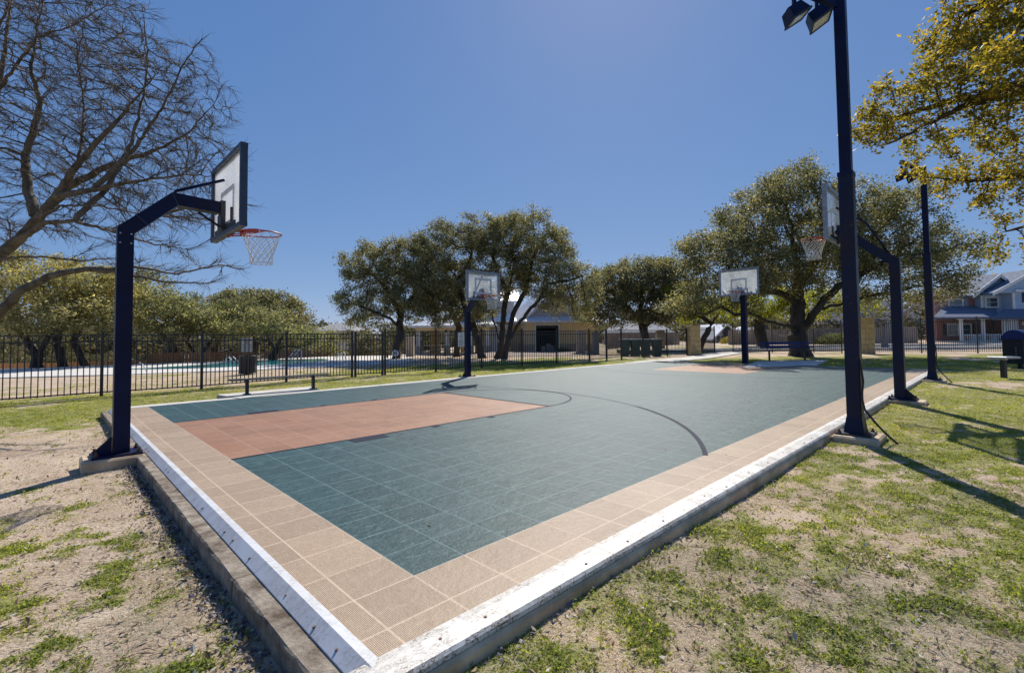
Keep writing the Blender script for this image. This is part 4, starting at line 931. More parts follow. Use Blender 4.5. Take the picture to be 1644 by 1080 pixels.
for k in range(15):
    x_ = -ov+.2+k*(W_+2*ov-.4)/14; tt = 0 if 0 else 1
    xe = min(max(x_, ins), W_-ins+.6); f_ = 1.0
    MB().tube([(x_, -ov, z0+.03), (ins+(xe-ins) if 1 else 0, ins-.2, z1+.03)], .022, 4).build('roof_seam', M['metal_roof'], sk)
for k in range(22):
    y_ = -ov+.2+k*(DP+2*ov-.4)/21; ye = min(max(y_, ins-.2), DP-ins)
    MB().tube([(-ov, y_, z0+.03), (ins, ye, z1+.03)], .022, 4).build('roof_seam', M['metal_roof'], sk)
# upper gable block, ridge running front to back
gx0, gx1, gy0, gy1 = .15, W_-.3, .35, DP-1.2; gm = (gx0+gx1)/2; ga = z0+.35; gp = ga+2.35
MB().add([(gx0, gy0, ga), (gx1, gy0, ga), (gm, gy0, gp), (gx0, gy1, ga), (gx1, gy1, ga), (gm, gy1, gp)], [(0, 1, 2), (5, 4, 3), (0, 3, 4, 1), (0, 2, 5, 3), (1, 4, 5, 2)]).build('gable_wall', M['grey_gable'], cl)
th = .12; e = .3; sl_ = (gp-ga)/(gm-gx0)
for s_, nm in ((-1, 'gable_roof'), (1, 'gable_roof')):
    xo = gx0-e if s_ < 0 else gx1+e; zo = ga-e*sl_
    mb = MB().add([(xo, gy0-.35, zo+.05), (gm, gy0-.35, gp+.05), (gm, gy1, gp+.05), (xo, gy1, zo+.05), (xo, gy0-.35, zo+.05+th), (gm, gy0-.35, gp+.05+th), (gm, gy1, gp+.05+th), (xo, gy1, zo+.05+th)], [(0, 3, 2, 1), (4, 5, 6, 7), (0, 1, 5, 4), (1, 2, 6, 5), (2, 3, 7, 6), (3, 0, 4, 7)])
    ro = mb.build(nm, M['metal_roof'], cl)
    MB().add([(xo, gy0-.37, zo-.05), (gm, gy0-.37, gp-.05), (gm, gy0-.37, gp+.2), (xo, gy0-.37, zo+.2), (xo, gy0-.352, zo-.05), (gm, gy0-.352, gp-.05), (gm, gy0-.352, gp+.2), (xo, gy0-.352, zo+.2)], [(0, 1, 2, 3), (7, 6, 5, 4), (0, 3, 7, 4), (1, 5, 6, 2), (0, 4, 5, 1), (3, 2, 6, 7)]).build('rake_board', M['white_trim'], cl)
    for k in range(18):
        y_ = gy0-.3+k*(gy1-gy0+.2)/17
        MB().tube([(xo, y_, zo+.07+th), (gm, y_, gp+.07+th)], .022, 4).build('roof_seam', M['metal_roof'], ro)
win(cl, gm+.1, gy0-.02, ga+.8, .9, .7)
obox('link_wing_wall', M['tan_wall'], cl, (-1.75, 2.8, 1.28), (3.5, .2, 2.56))
for x_ in (-3.2, -2.0, -.9): MB().box((x_, 2.68, 1.3), (.14, .06, 2.5)).build('pilaster', M['white_trim'], cl)
MB().box((-1.45, 2.67, 1.0), (.85, .06, 2.0)).build('side_door', M['white_trim'], cl)
lr = MB().add([(-3.7, 2.1, 2.6), (-.35, 2.1, 2.6), (-.35, 3.6, 3.25), (-3.7, 3.6, 3.25), (-3.7, 2.1, 2.7), (-.35, 2.1, 2.7), (-.35, 3.6, 3.35), (-3.7, 3.6, 3.35)], [(0, 3, 2, 1), (4, 5, 6, 7), (0, 1, 5, 4), (1, 2, 6, 5), (2, 3, 7, 6), (3, 0, 4, 7)]).build('link_roof', M['metal_roof'], cl)
for k in range(8): MB().tube([(-3.6+k*.45, 2.1, 2.72), (-3.6+k*.45, 3.6, 3.37)], .02, 4).build('roof_seam', M['metal_roof'], lr)
obox('raised_wall', M['grey_gable'], cl, (-1.9, 5.2, 3.45), (3.3, 3.0, 2.1))
win(cl, -2.5, 3.69, 3.95, .8, .65)
rr_ = MB().add([(-3.9, 3.3, 4.3), (.3, 3.3, 4.3), (.3, 5.2, 5.5), (-3.9, 5.2, 5.5), (-3.9, 7.1, 4.3), (.3, 7.1, 4.3), (-3.9, 3.3, 4.42), (.3, 3.3, 4.42), (.3, 5.2, 5.62), (-3.9, 5.2, 5.62), (-3.9, 7.1, 4.42), (.3, 7.1, 4.42)],
    [(0, 3, 2, 1), (3, 4, 5, 2), (6, 7, 8, 9), (9, 8, 11, 10), (0, 1, 7, 6), (4, 10, 11, 5), (0, 6, 9, 3), (3, 9, 10, 4), (1, 2, 8, 7), (2, 5, 11, 8)]).build('raised_roof', M['metal_roof'], cl)
for k in range(10): MB().tube([(-3.8+k*.45, 3.3, 4.44), (-3.8+k*.45, 5.2, 5.64)], .022, 4).build('roof_seam', M['metal_roof'], rr_)
MB().add([(-3.55, 3.7, 4.48), (-3.55, 6.7, 4.48), (-3.55, 5.2, 5.42)], [(0, 1, 2)]).build('gable_end', M['grey_gable'], cl)
# --- pavilion wing
pc = D(668, 568, 38.5)
pv = thing('pavilion', 'open yellow pavilion with hipped white metal roof beside the clubhouse', 'pavilion', (pc.x, pc.y, CZ), math.radians(-4))
PW, PD, PE = 6.0, 6.0, 2.35
hp = [(-.5, -.5, PE), (PW+.5, -.5, PE), (PW+.5, PD+.5, PE), (-.5, PD+.5, PE)]; ap = [(PW/2-.4, PD/2, PE+1.35), (PW/2+.9, PD/2, PE+1.35)]
rf = MB().add(hp+ap+[(x_, y_, z_-.16) for x_, y_, z_ in hp], [(0, 1, 5, 4), (2, 3, 4, 5), (1, 2, 5), (3, 0, 4)]+[(6+i, 6+(i+1) % 4, (i+1) % 4, i) for i in range(4)]+[(9, 8, 7, 6)]).build('roof', M['metal_roof'], pv)
for k in range(16):
    x_ = -.4+k*(PW+.8)/15; xt = min(max(x_, ap[0][0]), ap[1][0]); 
    MB().tube([(x_, -.5, PE+.02), (x_+(xt-x_)*1.0, PD/2, PE+1.37)], .02, 4).build('roof_seam', M['metal_roof'], rf)
obox('fascia', M['white_trim'], pv, (PW/2, -.515, PE-.08), (PW+1, .02, .18))
obox('soffit_beam', M['tan_wall'], pv, (PW/2, .0, PE-.28), (PW, .3, .24))
for x_ in (.2, 2.5, 4.4, 5.8):
    for y_ in (.1, PD-.2):
        c = MB().box((x_, y_, 1.42), (.3, .3, 1.45)).build('column', M['white_trim'], pv)
        MB().chbox((x_, y_, .35), (.44, .44, .72), .02).build('stone_base', M['stone_pale'], c)
for (x_, w_) in ((1.1, .9), (4.9, .8)): MB().box((x_, 1.6, 1.05), (w_, .2, 2.1)).build('ochre_panel', M['ochre_wall'], pv)
MB().box((6.4, 1.5, 1.2), (2.0, .2, 2.4)).build('link_wall', M['tan_wall'], pv)
MB().box((6.2, 1.38, 1.0), (.8, .06, 2.0)).build('door', M['white_trim'], pv)
obox('hanging_lantern', M['black_metal'], pv, (2.5, -.2, 1.9), (.12, .12, .2))
# --- blue house on the right
HZ0 = .12; HY = 43.0
def hx(px): return (px-CX)/F*HY*1.0
def hz(px, py): return D(px, py, HY).z-HZ0
hs = thing('blue_house', 'two-storey blue and brick house with white porch beyond the fence', 'house', (0, HY, HZ0))
def hb(name, mat, x0, y0, x1, y1, yo, dep=.3):
    """box given by pixels x0..x1, y0 (top)..y1 (bottom), its front yo metres before (-) or behind (+) the main face"""
    xa, xb = D(x0, y0, HY).x, D(x1, y0, HY).x; za, zb_ = hz((x0+x1)/2, y1), hz((x0+x1)/2, y0)
    return obox(name, mat, hs, ((xa+xb)/2, yo+dep/2, (za+zb_)/2), (xb-xa, dep, zb_-za))
def hwin(x0, y0, x1, y1, yo, mull=1, trans=1):
    xa, xb = D(x0, y0, HY).x, D(x1, y0, HY).x; za, zb_ = hz((x0+x1)/2, y1), hz((x0+x1)/2, y0)
    return win(hs, (xa+xb)/2, yo, (za+zb_)/2, xb-xa, zb_-za, .12, mull, trans)
hb('wall', M['brick'], 1501, 474, 1598, 549, .0, 1.2)
hb('wall', M['blue_siding'], 1564, 471, 1597, 506, -.6, .6)
hb('wall', M['blue_siding'], 1597, 469, 1720, 512, -1.6, 6)
hb('garage_wall', M['brick'], 1596, 512, 1720, 550, -1.9, 6)
hb('siding_panel', M['blue_dark'], 1545, 478, 1553, 503, -.05, .05)
for k in range(9): hb('siding_board', M['blue_siding'], 1597.4, 472+k*4.2, 1719, 475.9+k*4.2, -1.62-.0, .02)
hb('corner_board', M['white_trim'], 1596, 470, 1599.5, 512, -1.66, .1); hb('corner_board', M['white_trim'], 1563.5, 473, 1566, 503, -.66, .1)
hb('eave_fascia', M['white_trim'], 1562, 470, 1598, 473, -.95, .1); hb('eave_fascia', M['white_trim'], 1595, 467.5, 1722, 470.5, -2.0, .1)
hwin(1521, 479, 1545, 501, -.03, 0, 1); hwin(1570, 477, 1592, 495, -.62, 0, 1); hwin(1619, 469.5+1, 1641, 487, -1.66, 1, 1)
hb('shutter', M['shutter'], 1611, 472, 1618.5, 487, -1.7, .06); hb('shutter', M['shutter'], 1641.5, 472, 1649, 487, -1.7, .06)
# porch
hb('porch_floor', M['pale_concrete'], 1500, 546.5, 1595, 550, -2.4, 2.4)
hwin(1519, 519, 1538, 539, -.04, 1, 1); hwin(1539, 519, 1559, 539, -.04, 1, 1)
hb('shutter', M['shutter'], 1513, 520, 1518.5, 538, -.1, .06); hb('shutter', M['shutter'], 1560, 520, 1569, 538, -.1, .06)
for x_ in (1505, 1538.5, 1570): hb('porch_post', M['white_trim'], x_, 511, x_+3.6, 548, -2.35, .22)
hb('porch_beam', M['white_trim'], 1502, 509, 1597, 513.5, -2.4, .25)
hb('railing_top', M['white_trim'], 1509, 536.5, 1570, 538, -2.3, .08); hb('railing_bottom', M['white_trim'], 1509, 546, 1570, 547, -2.3, .08)
for k in range(20): x_ = 1511+k*3.05; hb('baluster', M['white_trim'], x_, 538, x_+.9, 546, -2.28, .05)
for k in range(6): hb('siding_strip', M['white_trim'], 1575.5+k*3.0, 513, 1578.1+k*3.0, 547.5, -2.3, .06)
hb('entry_wall', M['blue_dark'], 1574, 513, 1595, 548, -2.2, .1)
# garage door
gd = hb('garage_door', M['white_trim'], 1613, 518, 1690, 549, -1.96, .08)
for k in range(7): 
    hb('garage_pane', M['window'], 1617+k*9.6, 521.5, 1624+k*9.6, 527, -1.975, .03)
hb('wall_lamp', M['white_trim'], 1605, 517.5, 1607.5, 522.5, -2.0, .15)
# roofs of the house
def roofpoly(name, mat, pts, th_=.15):
    """pts: (px,py,y offset) corner list of one roof plane"""
    q = []
    for px, py, yo in pts:
        v_ = D(px, py, HY+yo); q.append(Vector((v_.x, yo, v_.z-HZ0)))
    n_ = len(q); dn = Vector((0, 0, -th_))
    return MB().add(q+[v_+dn for v_ in q], [tuple(range(n_)), tuple(range(2*n_-1, n_-1, -1))]+[(i, n_+i, n_+(i+1) % n_, (i+1) % n_) for i in range(n_)]).build(name, mat, hs)
roofpoly('main_roof', M['shingle'], [(1496, 475, -.4), (1640, 473, -.4), (1625, 440, 5), (1552, 441, 5)])
roofpoly('porch_roof', M['shingle_dark'], [(1498, 509, -2.8), (1600, 508.5, -2.8), (1600, 490, -.05), (1515, 492, -.05)])
roofpoly('garage_roof', M['shingle_dark'], [(1592, 510.5, -3.2), (1724, 508, -3.2), (1720, 495, -1.65), (1612, 496, -1.65)])
for (xa, xb, ya, yb, yo, mat) in ((1562, 1640, 473, 443, -.7, 'blue_dark'), (1594, 1724, 470, 434, -1.7, 'blue_siding')):
    xm = (xa+xb)/2
    q = [D(xa, ya, HY+yo), D(xb, ya, HY+yo), D(xm, yb, HY+yo)]; q = [Vector((v_.x, yo, v_.z-HZ0)) for v_ in q]
    bk = Vector((0, 5.5, 0))
    MB().add(q+[v_+bk for v_ in q], [(0, 1, 2), (5, 4, 3), (0, 3, 4, 1), (0, 2, 5, 3), (1, 4, 5, 2)]).build('gable', M[mat], hs)
    for s_ in (0, 1):
        e_ = q[s_]; tp = q[2]; d = (e_-tp).normalized(); e2 = e_+d*.35; f_ = Vector((0, -.3, 0)); u = Vector((0, 0, .14))
        MB().add([e2+f_, tp+f_, tp+bk, e2+bk, e2+f_+u, tp+f_+u, tp+bk+u, e2+bk+u], [(0, 3, 2, 1), (4, 5, 6, 7), (0, 1, 5, 4), (1, 2, 6, 5), (2, 3, 7, 6), (3, 0, 4, 7)]).build('gable_roof', M['shingle_dark'], hs)
        g2 = Vector((0, -.04, 0)); u1 = Vector((0, 0, -.14)); u2 = Vector((0, 0, .15))
        MB().add([e2+f_+u1, tp+f_+u1, tp+f_+u2, e2+f_+u2, e2+f_+g2+u1, tp+f_+g2+u1, tp+f_+g2+u2, e2+f_+g2+u2], [(0, 1, 2, 3), (7, 6, 5, 4), (0, 4, 5, 1), (1, 5, 6, 2), (2, 6, 7, 3), (3, 7, 4, 0)]).build('rake_board', M['white_trim'], hs)
# --- small houses far away
def small_house(label, px0, px1, ybase, yeave, ypeak, Y, wallm, roofm, front_gable=True, extra=None):
    p0 = D(px0, ybase, Y); p1 = D(px1, ybase, Y); ze = D((px0+px1)/2, yeave, Y).z; zp_ = D((px0+px1)/2, ypeak, Y).z
    bz = -1.2 if px0 < 700 else 0
    t = thing('far_house', label, 'house', ((p0.x+p1.x)/2, Y, bz)); w = p1.x-p0.x; he = ze-bz; hp_ = zp_-bz; dp = 8
    obox('wall', wallm, t, (0, dp/2, he/2), (w, dp, he))
    ov = .4
    if front_gable:
        MB().add([(-w/2, 0, he), (w/2, 0, he), (0, 0, hp_), (-w/2, dp, he), (w/2, dp, he), (0, dp, hp_)], [(0, 1, 2), (5, 4, 3), (0, 3, 4, 1), (0, 2, 5, 3), (1, 4, 5, 2)]).build('gable', wallm, t)
        k = (hp_-he)/(w/2)
        for s_ in (-1, 1):
            MB().add([(s_*(w/2+ov), -ov, he-ov*k+.02), (0, -ov, hp_+.02), (0, dp+ov, hp_+.02), (s_*(w/2+ov), dp+ov, he-ov*k+.02), (s_*(w/2+ov), -ov, he-ov*k+.2), (0, -ov, hp_+.2), (0, dp+ov, hp_+.2), (s_*(w/2+ov), dp+ov, he-ov*k+.2)], [(0, 3, 2, 1), (4, 5, 6, 7), (0, 1, 5, 4), (1, 2, 6, 5), (2, 3, 7, 6), (3, 0, 4, 7)]).build('roof', roofm, t)
    else:
        MB().add([(-w/2-ov, -ov, he), (w/2+ov, -ov, he), (w/2+ov, dp+ov, he), (-w/2-ov, dp+ov, he), (-w/2+1.5, dp/2, hp_), (w/2-1.5, dp/2, hp_)], [(0, 1, 5, 4), (2, 3, 4, 5), (1, 2, 5), (3, 0, 4), (3, 2, 1, 0)]).build('roof', roofm, t)
    win(t, -w*.25, 0, he*.55, 1.1, 1.2); win(t, w*.25, 0, he*.55, 1.1, 1.2)
    obox('door', M['shutter'], t, (w*.02, -.03, 1.05), (.9, .08, 2.1))
    return t
small_house('far pale house with white metal gable roof behind the farthest hoop', 1148, 1186, 560, 541, 522, 52, M['stone_pale'], M['metal_roof'])
small_house('grey-roofed far house with pinkish wall above the pool', 496, 552, 575, 531, 517.5, 56, M['grey_gable'], M['shingle'], False)
small_house('low pale far house behind the oak trunks right of the clubhouse', 1190, 1262, 556, 541, 523, 58, M['stone_pale'], M['metal_roof'], False)
small_house('low grey far house behind the green bins', 985, 1080, 556, 535, 512, 56, M['grey_gable'], M['shingle'], False)
small_house('far house with grey hipped roof seen behind the bare pale tree', 1330, 1490, 552, 520, 478, 60, M['stone_pale'], M['shingle'], False)
small_house('far blue-grey house behind the oaks at left', 215, 310, 575, 545, 525, 62, M['blue_siding'], M['shingle'], False)

# ------------------------------------------------------------------ trees
N_GUIDE = [0]
def colonize(guides, attr, step, di, dk, rs, maxit=160, jitter=.25, trop=(0, 0, 0), maxchild=3, maxn=16000):
    nodes = []; par = []
    for gl in guides:
        prev = -1
        for gi, p_ in enumerate(gl):
            p_ = np.array(p_, float)
            if gi == 0 and nodes:
                dd = ((np.array(nodes)-p_)**2).sum(1); prev = int(dd.argmin()); 
                continue
            if gi == 0: nodes.append(p_); par.append(-1); prev = 0; continue
            q0 = nodes[prev].copy(); L = np.linalg.norm(p_-q0); n_ = max(1, int(L/step))
            for k in range(1, n_+1):
                w_ = q0+(p_-q0)*k/n_
                if k < n_: w_ = w_+rs.normal(0, step*.09, 3)
                nodes.append(w_); par.append(prev); prev = len(nodes)-1
    N_GUIDE[0] = len(nodes)
    nodes = np.array(nodes); par = list(par); nch = np.zeros(len(nodes), int)
    for p_ in par:
        if p_ >= 0: nch[p_] += 1
    A_ = attr.copy(); nd_ = np.full(len(A_), 1e9); ni = np.zeros(len(A_), int)
    def upd(idx):
        nonlocal nd_, ni
        for c0 in range(0, len(idx), 400):
            ids = idx[c0:c0+400]; d = ((A_[:, None]-nodes[ids][None])**2).sum(2); m_ = d.argmin(1); dm = d[np.arange(len(A_)), m_]
            b_ = dm < nd_; nd_[b_] = dm[b_]; ni[b_] = ids[m_[b_]]
    upd(np.arange(len(nodes)))
    keep = nd_ > dk*dk; A_, nd_, ni = A_[keep], nd_[keep], ni[keep]
    for it in range(maxit):
        if len(A_) == 0 or len(nodes) > maxn: break
        act = (nd_ < di*di) & (nch[ni] < maxchild)
        if not act.any(): 
            break
        src, inv_ = np.unique(ni[act], return_inverse=True)
        v = A_[act]-nodes[ni[act]]; v /= np.linalg.norm(v, axis=1)[:, None]+1e-9
        s_ = np.zeros((len(src), 3)); np.add.at(s_, inv_, v)
        s_ /= np.linalg.norm(s_, axis=1)[:, None]+1e-9
        s_ += rs.normal(0, jitter, s_.shape)+np.array(trop); s_ /= np.linalg.norm(s_, axis=1)[:, None]+1e-9
        new = nodes[src]+s_*step
        i0 = len(nodes); nodes = np.vstack([nodes, new]); par += list(src); nch = np.concatenate([nch, np.zeros(len(new), int)]); nch[src] += 1
        upd(np.arange(i0, len(nodes)))
        keep = nd_ > dk*dk; A_, nd_, ni = A_[keep], nd_[keep], ni[keep]
    return nodes, np.array(par)
def radii(nodes, par, tip, trunk, mn=None):
    n_ = len(nodes); cnt = np.zeros(n_); 
    ch = np.zeros(n_, int)
    for i in range(n_-1, -1, -1):
        if ch[i] == 0: cnt[i] = 1
        if par[i] >= 0: cnt[par[i]] += cnt[i]; ch[par[i]] += 1
    e_ = math.log(trunk/tip)/math.log(max(2, cnt[0])); return tip*cnt**e_, cnt
def tubes(nodes, par, rad, sides_big=8, sides_small=4, thr=.05):
    """frusta whose rings are shared in direction; child rings start at the parent with the child's own radius"""
    V = []; Fq = []; base = 0
    n_ = len(nodes); idx = np.arange(n_)[par >= 0]
    pa = par[idx]; d = nodes[idx]-nodes[pa]; d /= np.linalg.norm(d, axis=1)[:, None]+1e-9
    ndir = np.zeros_like(nodes); ndir[idx] = d; ndir[par < 0] = (0, 0, 1)
    big = np.full(n_, -1); order = np.argsort(rad[idx])
    for k in idx[order]: big[par[k]] = k
    sd = ndir.copy()                          # ring direction at a node: mean of in and out directions
    hb_ = big >= 0; sd[hb_] += ndir[big[hb_]]; sd /= np.linalg.norm(sd, axis=1)[:, None]+1e-9
    main = big[pa] == idx
    r0 = np.where(main, np.minimum(rad[pa], rad[idx]*1.6), rad[idx]*1.15); d0 = np.where(main[:, None], sd[pa], d)
    for lo, hi_, ns in ((thr, 1e9, sides_big), (thr*.3, thr, 5), (0, thr*.3, 3 if sides_small == 3 else sides_small)):
        m_ = (rad[idx] >= lo) & (rad[idx] < hi_)
        if not m_.any(): continue
        up = np.where(np.abs(d[m_][:, 2:3]) < .8, np.array([[0, 0, 1.]]), np.array([[1., 0, 0]]))
        def ring(c, dd, rr):
            u = np.cross(dd, up); u /= np.linalg.norm(u, axis=1)[:, None]+1e-9; w = np.cross(dd, u)
            an = np.arange(ns)*2*math.pi/ns
            return c[:, None]+rr[:, None, None]*(u[:, None]*np.cos(an)[None, :, None]+w[:, None]*np.sin(an)[None, :, None])
        ii_ = idx[m_]
        R0 = ring(nodes[pa[m_]], d0[m_], r0[m_]); R1 = ring(nodes[ii_], sd[ii_], rad[ii_])
        # flip guard: same frame choice keeps the rings aligned except near vertical
        v = np.concatenate([R0, R1], 1).reshape(-1, 3); n2 = len(ii_)
        k = np.arange(ns); f = np.stack([k, (k+1) % ns, ns+(k+1) % ns, ns+k], 1)
        f = (f[None]+(np.arange(n2)*2*ns)[:, None, None]).reshape(-1, 4)+base
        V.append(v); Fq.append(f); base += len(v)
    return np.vstack(V), np.vstack(Fq)
def leaves(cent, n_per, spread, size, rs, up=.5, aspect=.5, flat=.75):
    c = np.repeat(cent, n_per, 0); n_ = len(c)
    c = c+rs.normal(0, 1, (n_, 3))*spread*np.array([1, 1, flat])
    a = rs.normal(0, 1, (n_, 3)); a[:, 2] *= .6; a /= np.linalg.norm(a, axis=1)[:, None]
    nn = rs.normal(0, 1, (n_, 3))+np.array([0, 0, up]); b_ = np.cross(a, nn); b_ /= np.linalg.norm(b_, axis=1)[:, None]+1e-9
    s_ = size*rs.uniform(.65, 1.35, n_)[:, None]
    k = np.cross(a, b_)*s_*.12
    v = np.stack([c, c+a*s_*.55+b_*s_*aspect*.5+k, c+a*s_, c+a*s_*.5-b_*s_*aspect*.5+k], 1).reshape(-1, 3)
    return v, np.arange(n_*4).reshape(-1, 4)
def blob_pts(blobs, dens, rs, shell=.0):
    """blobs: (px,py,rx px,ry px,Y,depth radius m) -> attractors"""
    out = []
    for (px, py, rx, ry, Y, rd) in blobs:
        c = np.array(D(px, py, Y)); sc = Y/F; v_ = rx*ry*sc*sc*rd; n_ = max(8, int(dens*v_))
        u = rs.normal(0, 1, (n_, 3)); u /= np.linalg.norm(u, axis=1)[:, None]
        r_ = (shell+(1-shell)*rs.rand(n_))**(1/2.4)
        out.append(c+u*r_[:, None]*np.array([rx*sc, rd, ry*sc]))
    return np.vstack(out)
def tree(name, label, guides, blobs, seed, dens=14, kd=1.0, step=.22, di=1.6, dk=.3, tip=.008, trunk=.2, bark='bark', leaf='oak_leaf', nleaf=26, spread=.17, lsize=.085, group=None, tipcnt=3, extra_twigs=0, cat='tree', grad=None, tw_spread=.55, maxn=9000, jitter=.3, trop=(0, 0, 0), sides_small=4, twig_len=.25, twig_r=.0025):
    """guides: polylines of (px,py,Y); blobs: see blob_pts"""
    rs = np.random.RandomState(seed)
    gl = [[np.array(D(*q)) for q in g_] for g_ in guides]
    gl[0][0][2] = gz(gl[0][0][0], gl[0][0][1])-.12
    if nleaf and leaf in CROWN: f_, nl_, ls_ = CROWN[leaf] if name != 'x' else (1, 1, 1); dens *= f_*kd; nleaf = int(nleaf*nl_*1.25); lsize *= ls_*.9; dk *= .8; spread *= .9; blobs = [(a_, b_, c_*1.09, d_*1.09, e_, g_*1.09) for (a_, b_, c_, d_, e_, g_) in blobs] if leaf == 'oak_leaf' else blobs
    at_ = blob_pts(blobs, dens, rs)
    nodes, par = colonize(gl, at_, step, di, dk, rs, jitter=jitter, maxn=maxn, trop=trop)
    rad, cnt = radii(nodes, par, tip, trunk)
    if grad:                                   # measured limb radii along each guide
        k0 = 0; G0 = []
        for gi, g_ in enumerate(gl):
            L_ = np.concatenate([[0], np.cumsum([np.linalg.norm(g_[i+1]-g_[i]) for i in range(len(g_)-1)])])
            gr_ = grad[gi]; 
            G0.append((np.array(g_), L_, gr_))
        ng = N_GUIDE[0]
        for i in range(ng):
            best = None
            for (pts_, L_, gr_) in G0:
                for j in range(len(pts_)-1):
                    ab_ = pts_[j+1]-pts_[j]; t_ = np.clip(np.dot(nodes[i]-pts_[j], ab_)/np.dot(ab_, ab_), 0, 1); d_ = np.linalg.norm(pts_[j]+ab_*t_-nodes[i])
                    if best is None or d_ < best[0]: best = (d_, gr_[0]+(gr_[1]-gr_[0])*((L_[j]+t_*(L_[j+1]-L_[j]))/L_[-1])**.85)
            rad[i] = best[1]
        for i in range(ng, len(nodes)):
            if par[i] >= 0: rad[i] = min(rad[i], rad[par[i]]*.93)
    print('TREE', label[:40], 'attr', len(at_), 'nodes', len(nodes), 'tips', int((cnt <= tipcnt).sum()), 'leaves', int((cnt <= tipcnt).sum())*nleaf)
    # root flare
    z_ = nodes[:, 2]-gl[0][0][2]; near = (np.linalg.norm(nodes[:, :2]-gl[0][0][:2], axis=1) < .8) & (z_ < .5); rad[near] *= 1+.45*(1-z_[near]/.5)**2
    base = Vector(gl[0][0]); t = thing(name, label, cat, base, 0, group)
    v, f = tubes(nodes, par, rad, 9, sides_small, trunk*.22)
    if extra_twigs:
        tips = np.where(cnt <= tipcnt)[0]; src = np.repeat(tips, extra_twigs); n_ = len(src)
        pd = nodes[src]-nodes[np.maximum(par[src], 0)]; pd /= np.linalg.norm(pd, axis=1)[:, None]+1e-9
        p0 = nodes[src]-pd*rs.rand(n_)[:, None]*step; bV = []; bF = []; off = 0
        d = pd+rs.normal(0, tw_spread, (n_, 3)); d /= np.linalg.norm(d, axis=1)[:, None]
        for seg_ in range(2):
            L_ = twig_len*rs.uniform(.4, 1., n_)[:, None]*(.6 if seg_ else 1); p1 = p0+d*L_
            u = np.cross(d, rs.normal(0, 1, (n_, 3))); u /= np.linalg.norm(u, axis=1)[:, None]+1e-9; w = np.cross(d, u)
            rr0, rr1 = twig_r*(1 if not seg_ else .75), twig_r*(.75 if not seg_ else .4)
            ring = []
            for (pp, rr) in ((p0, rr0), (p1, rr1)):
                for k in range(3): ring.append(pp+(u*math.cos(2.094*k)+w*math.sin(2.094*k))*rr)
            vv = np.stack(ring, 1).reshape(-1, 3); q = np.array([(0, 1, 4, 3), (1, 2, 5, 4), (2, 0, 3, 5)])
            bV.append(vv); bF.append((q[None]+(np.arange(n_)*6)[:, None, None]).reshape(-1, 4)+off+len(v)); off += len(vv)
            p0 = p1; d = d+rs.normal(0, .35, (n_, 3)); d /= np.linalg.norm(d, axis=1)[:, None]
        v = np.vstack([v]+bV); f = np.vstack([f]+bF)
    b0_ = np.array(base)
    link('trunk', raw_mesh('trunk', v-b0_, f, M[bark], True), t)
    if nleaf:
        tips = nodes[cnt <= tipcnt]
        v, f = leaves(tips, nleaf, spread, lsize, rs)
        link('crown', raw_mesh('crown', v-b0_, f, M[leaf]), t)
    return t
CROWN = {'oak_leaf_lime': (2.4, 1.8, 1.2), 'oak_leaf_dark': (2.8, 1.9, 1.3), 'oak_leaf': (3.0, 2.3, 1.35), 'oak_leaf_silver': (2.8, 1.9, 1.3), 'oak_leaf_pale': (2.8, 1.9, 1.3), 'oak_leaf_bright': (2.0, 1.8, 1.12), 'far_leaf': (2, 1.5, 1.3)}
GO = 'live oaks round the court and pool'
# three-trunk group in front of the clubhouse
tree('live_oak', 'rounded live oak left of the pavilion with one dark curved trunk',
     [[(637, 576, 27), (636, 556, 27), (643, 540, 27), (641, 520, 27), (646, 495, 27), (652, 470, 27)], [(642, 530, 27), (628, 512, 26.5), (600, 500, 26.2), (575, 490, 26)], [(643, 505, 27), (625, 470, 27.3), (600, 440, 27.5)], [(646, 495, 27), (668, 470, 27), (676, 440, 27.3)]],
     [(600, 430, 50, 42, 27, 1.8), (650, 420, 45, 42, 27.5, 2.), (580, 475, 42, 38, 26.5, 1.6), (640, 470, 48, 40, 27, 1.9), (575, 505, 28, 22, 26.5, 1.2), (670, 400, 34, 28, 27.5, 1.4), (690, 460, 26, 40, 27, 1.2), (560, 540, 16, 14, 26.5, .9), (690, 505, 26, 16, 26.5, 1.)], 11, nleaf=20, group=GO, dens=9, step=.2, trunk=.21)
tree('live_oak', 'live oak whose forked trunk rises behind the middle hoop pole',
     [[(775, 574, 26.5), (770, 555, 26.5), (758, 520, 26.5), (748, 500, 26.5), (740, 470, 26.5), (730, 440, 26.5)], [(750, 505, 26.5), (730, 490, 26.3), (705, 478, 26), (685, 470, 26)], [(735, 450, 26.5), (755, 420, 27), (760, 390, 27)]],
     [(700, 400, 42, 38, 27, 1.8), (745, 395, 42, 38, 27, 1.8), (690, 450, 40, 42, 26, 1.6), (735, 455, 45, 42, 26.3, 1.8), (715, 500, 40, 28, 26, 1.4), (720, 365, 30, 16, 27, 1.), (675, 490, 30, 26, 26, 1.3), (770, 500, 26, 22, 26.3, 1.)], 12, nleaf=20, group=GO, dens=9, step=.2, trunk=.2)
tree('live_oak', 'short live oak trunk standing left of the middle hoop pole',
     [[(734, 577, 29.5), (733, 550, 29.5), (737, 525, 29.5), (730, 510, 29.5), (715, 490, 29.5)], [(736, 520, 29.5), (748, 500, 29.5), (755, 485, 29.5)]],
     [(705, 480, 40, 25, 29.5, 1.6), (760, 470, 38, 28, 29.5, 1.6), (730, 440, 40, 25, 29.5, 1.4)], 13, nleaf=18, group=GO, dens=9, step=.22, trunk=.2)
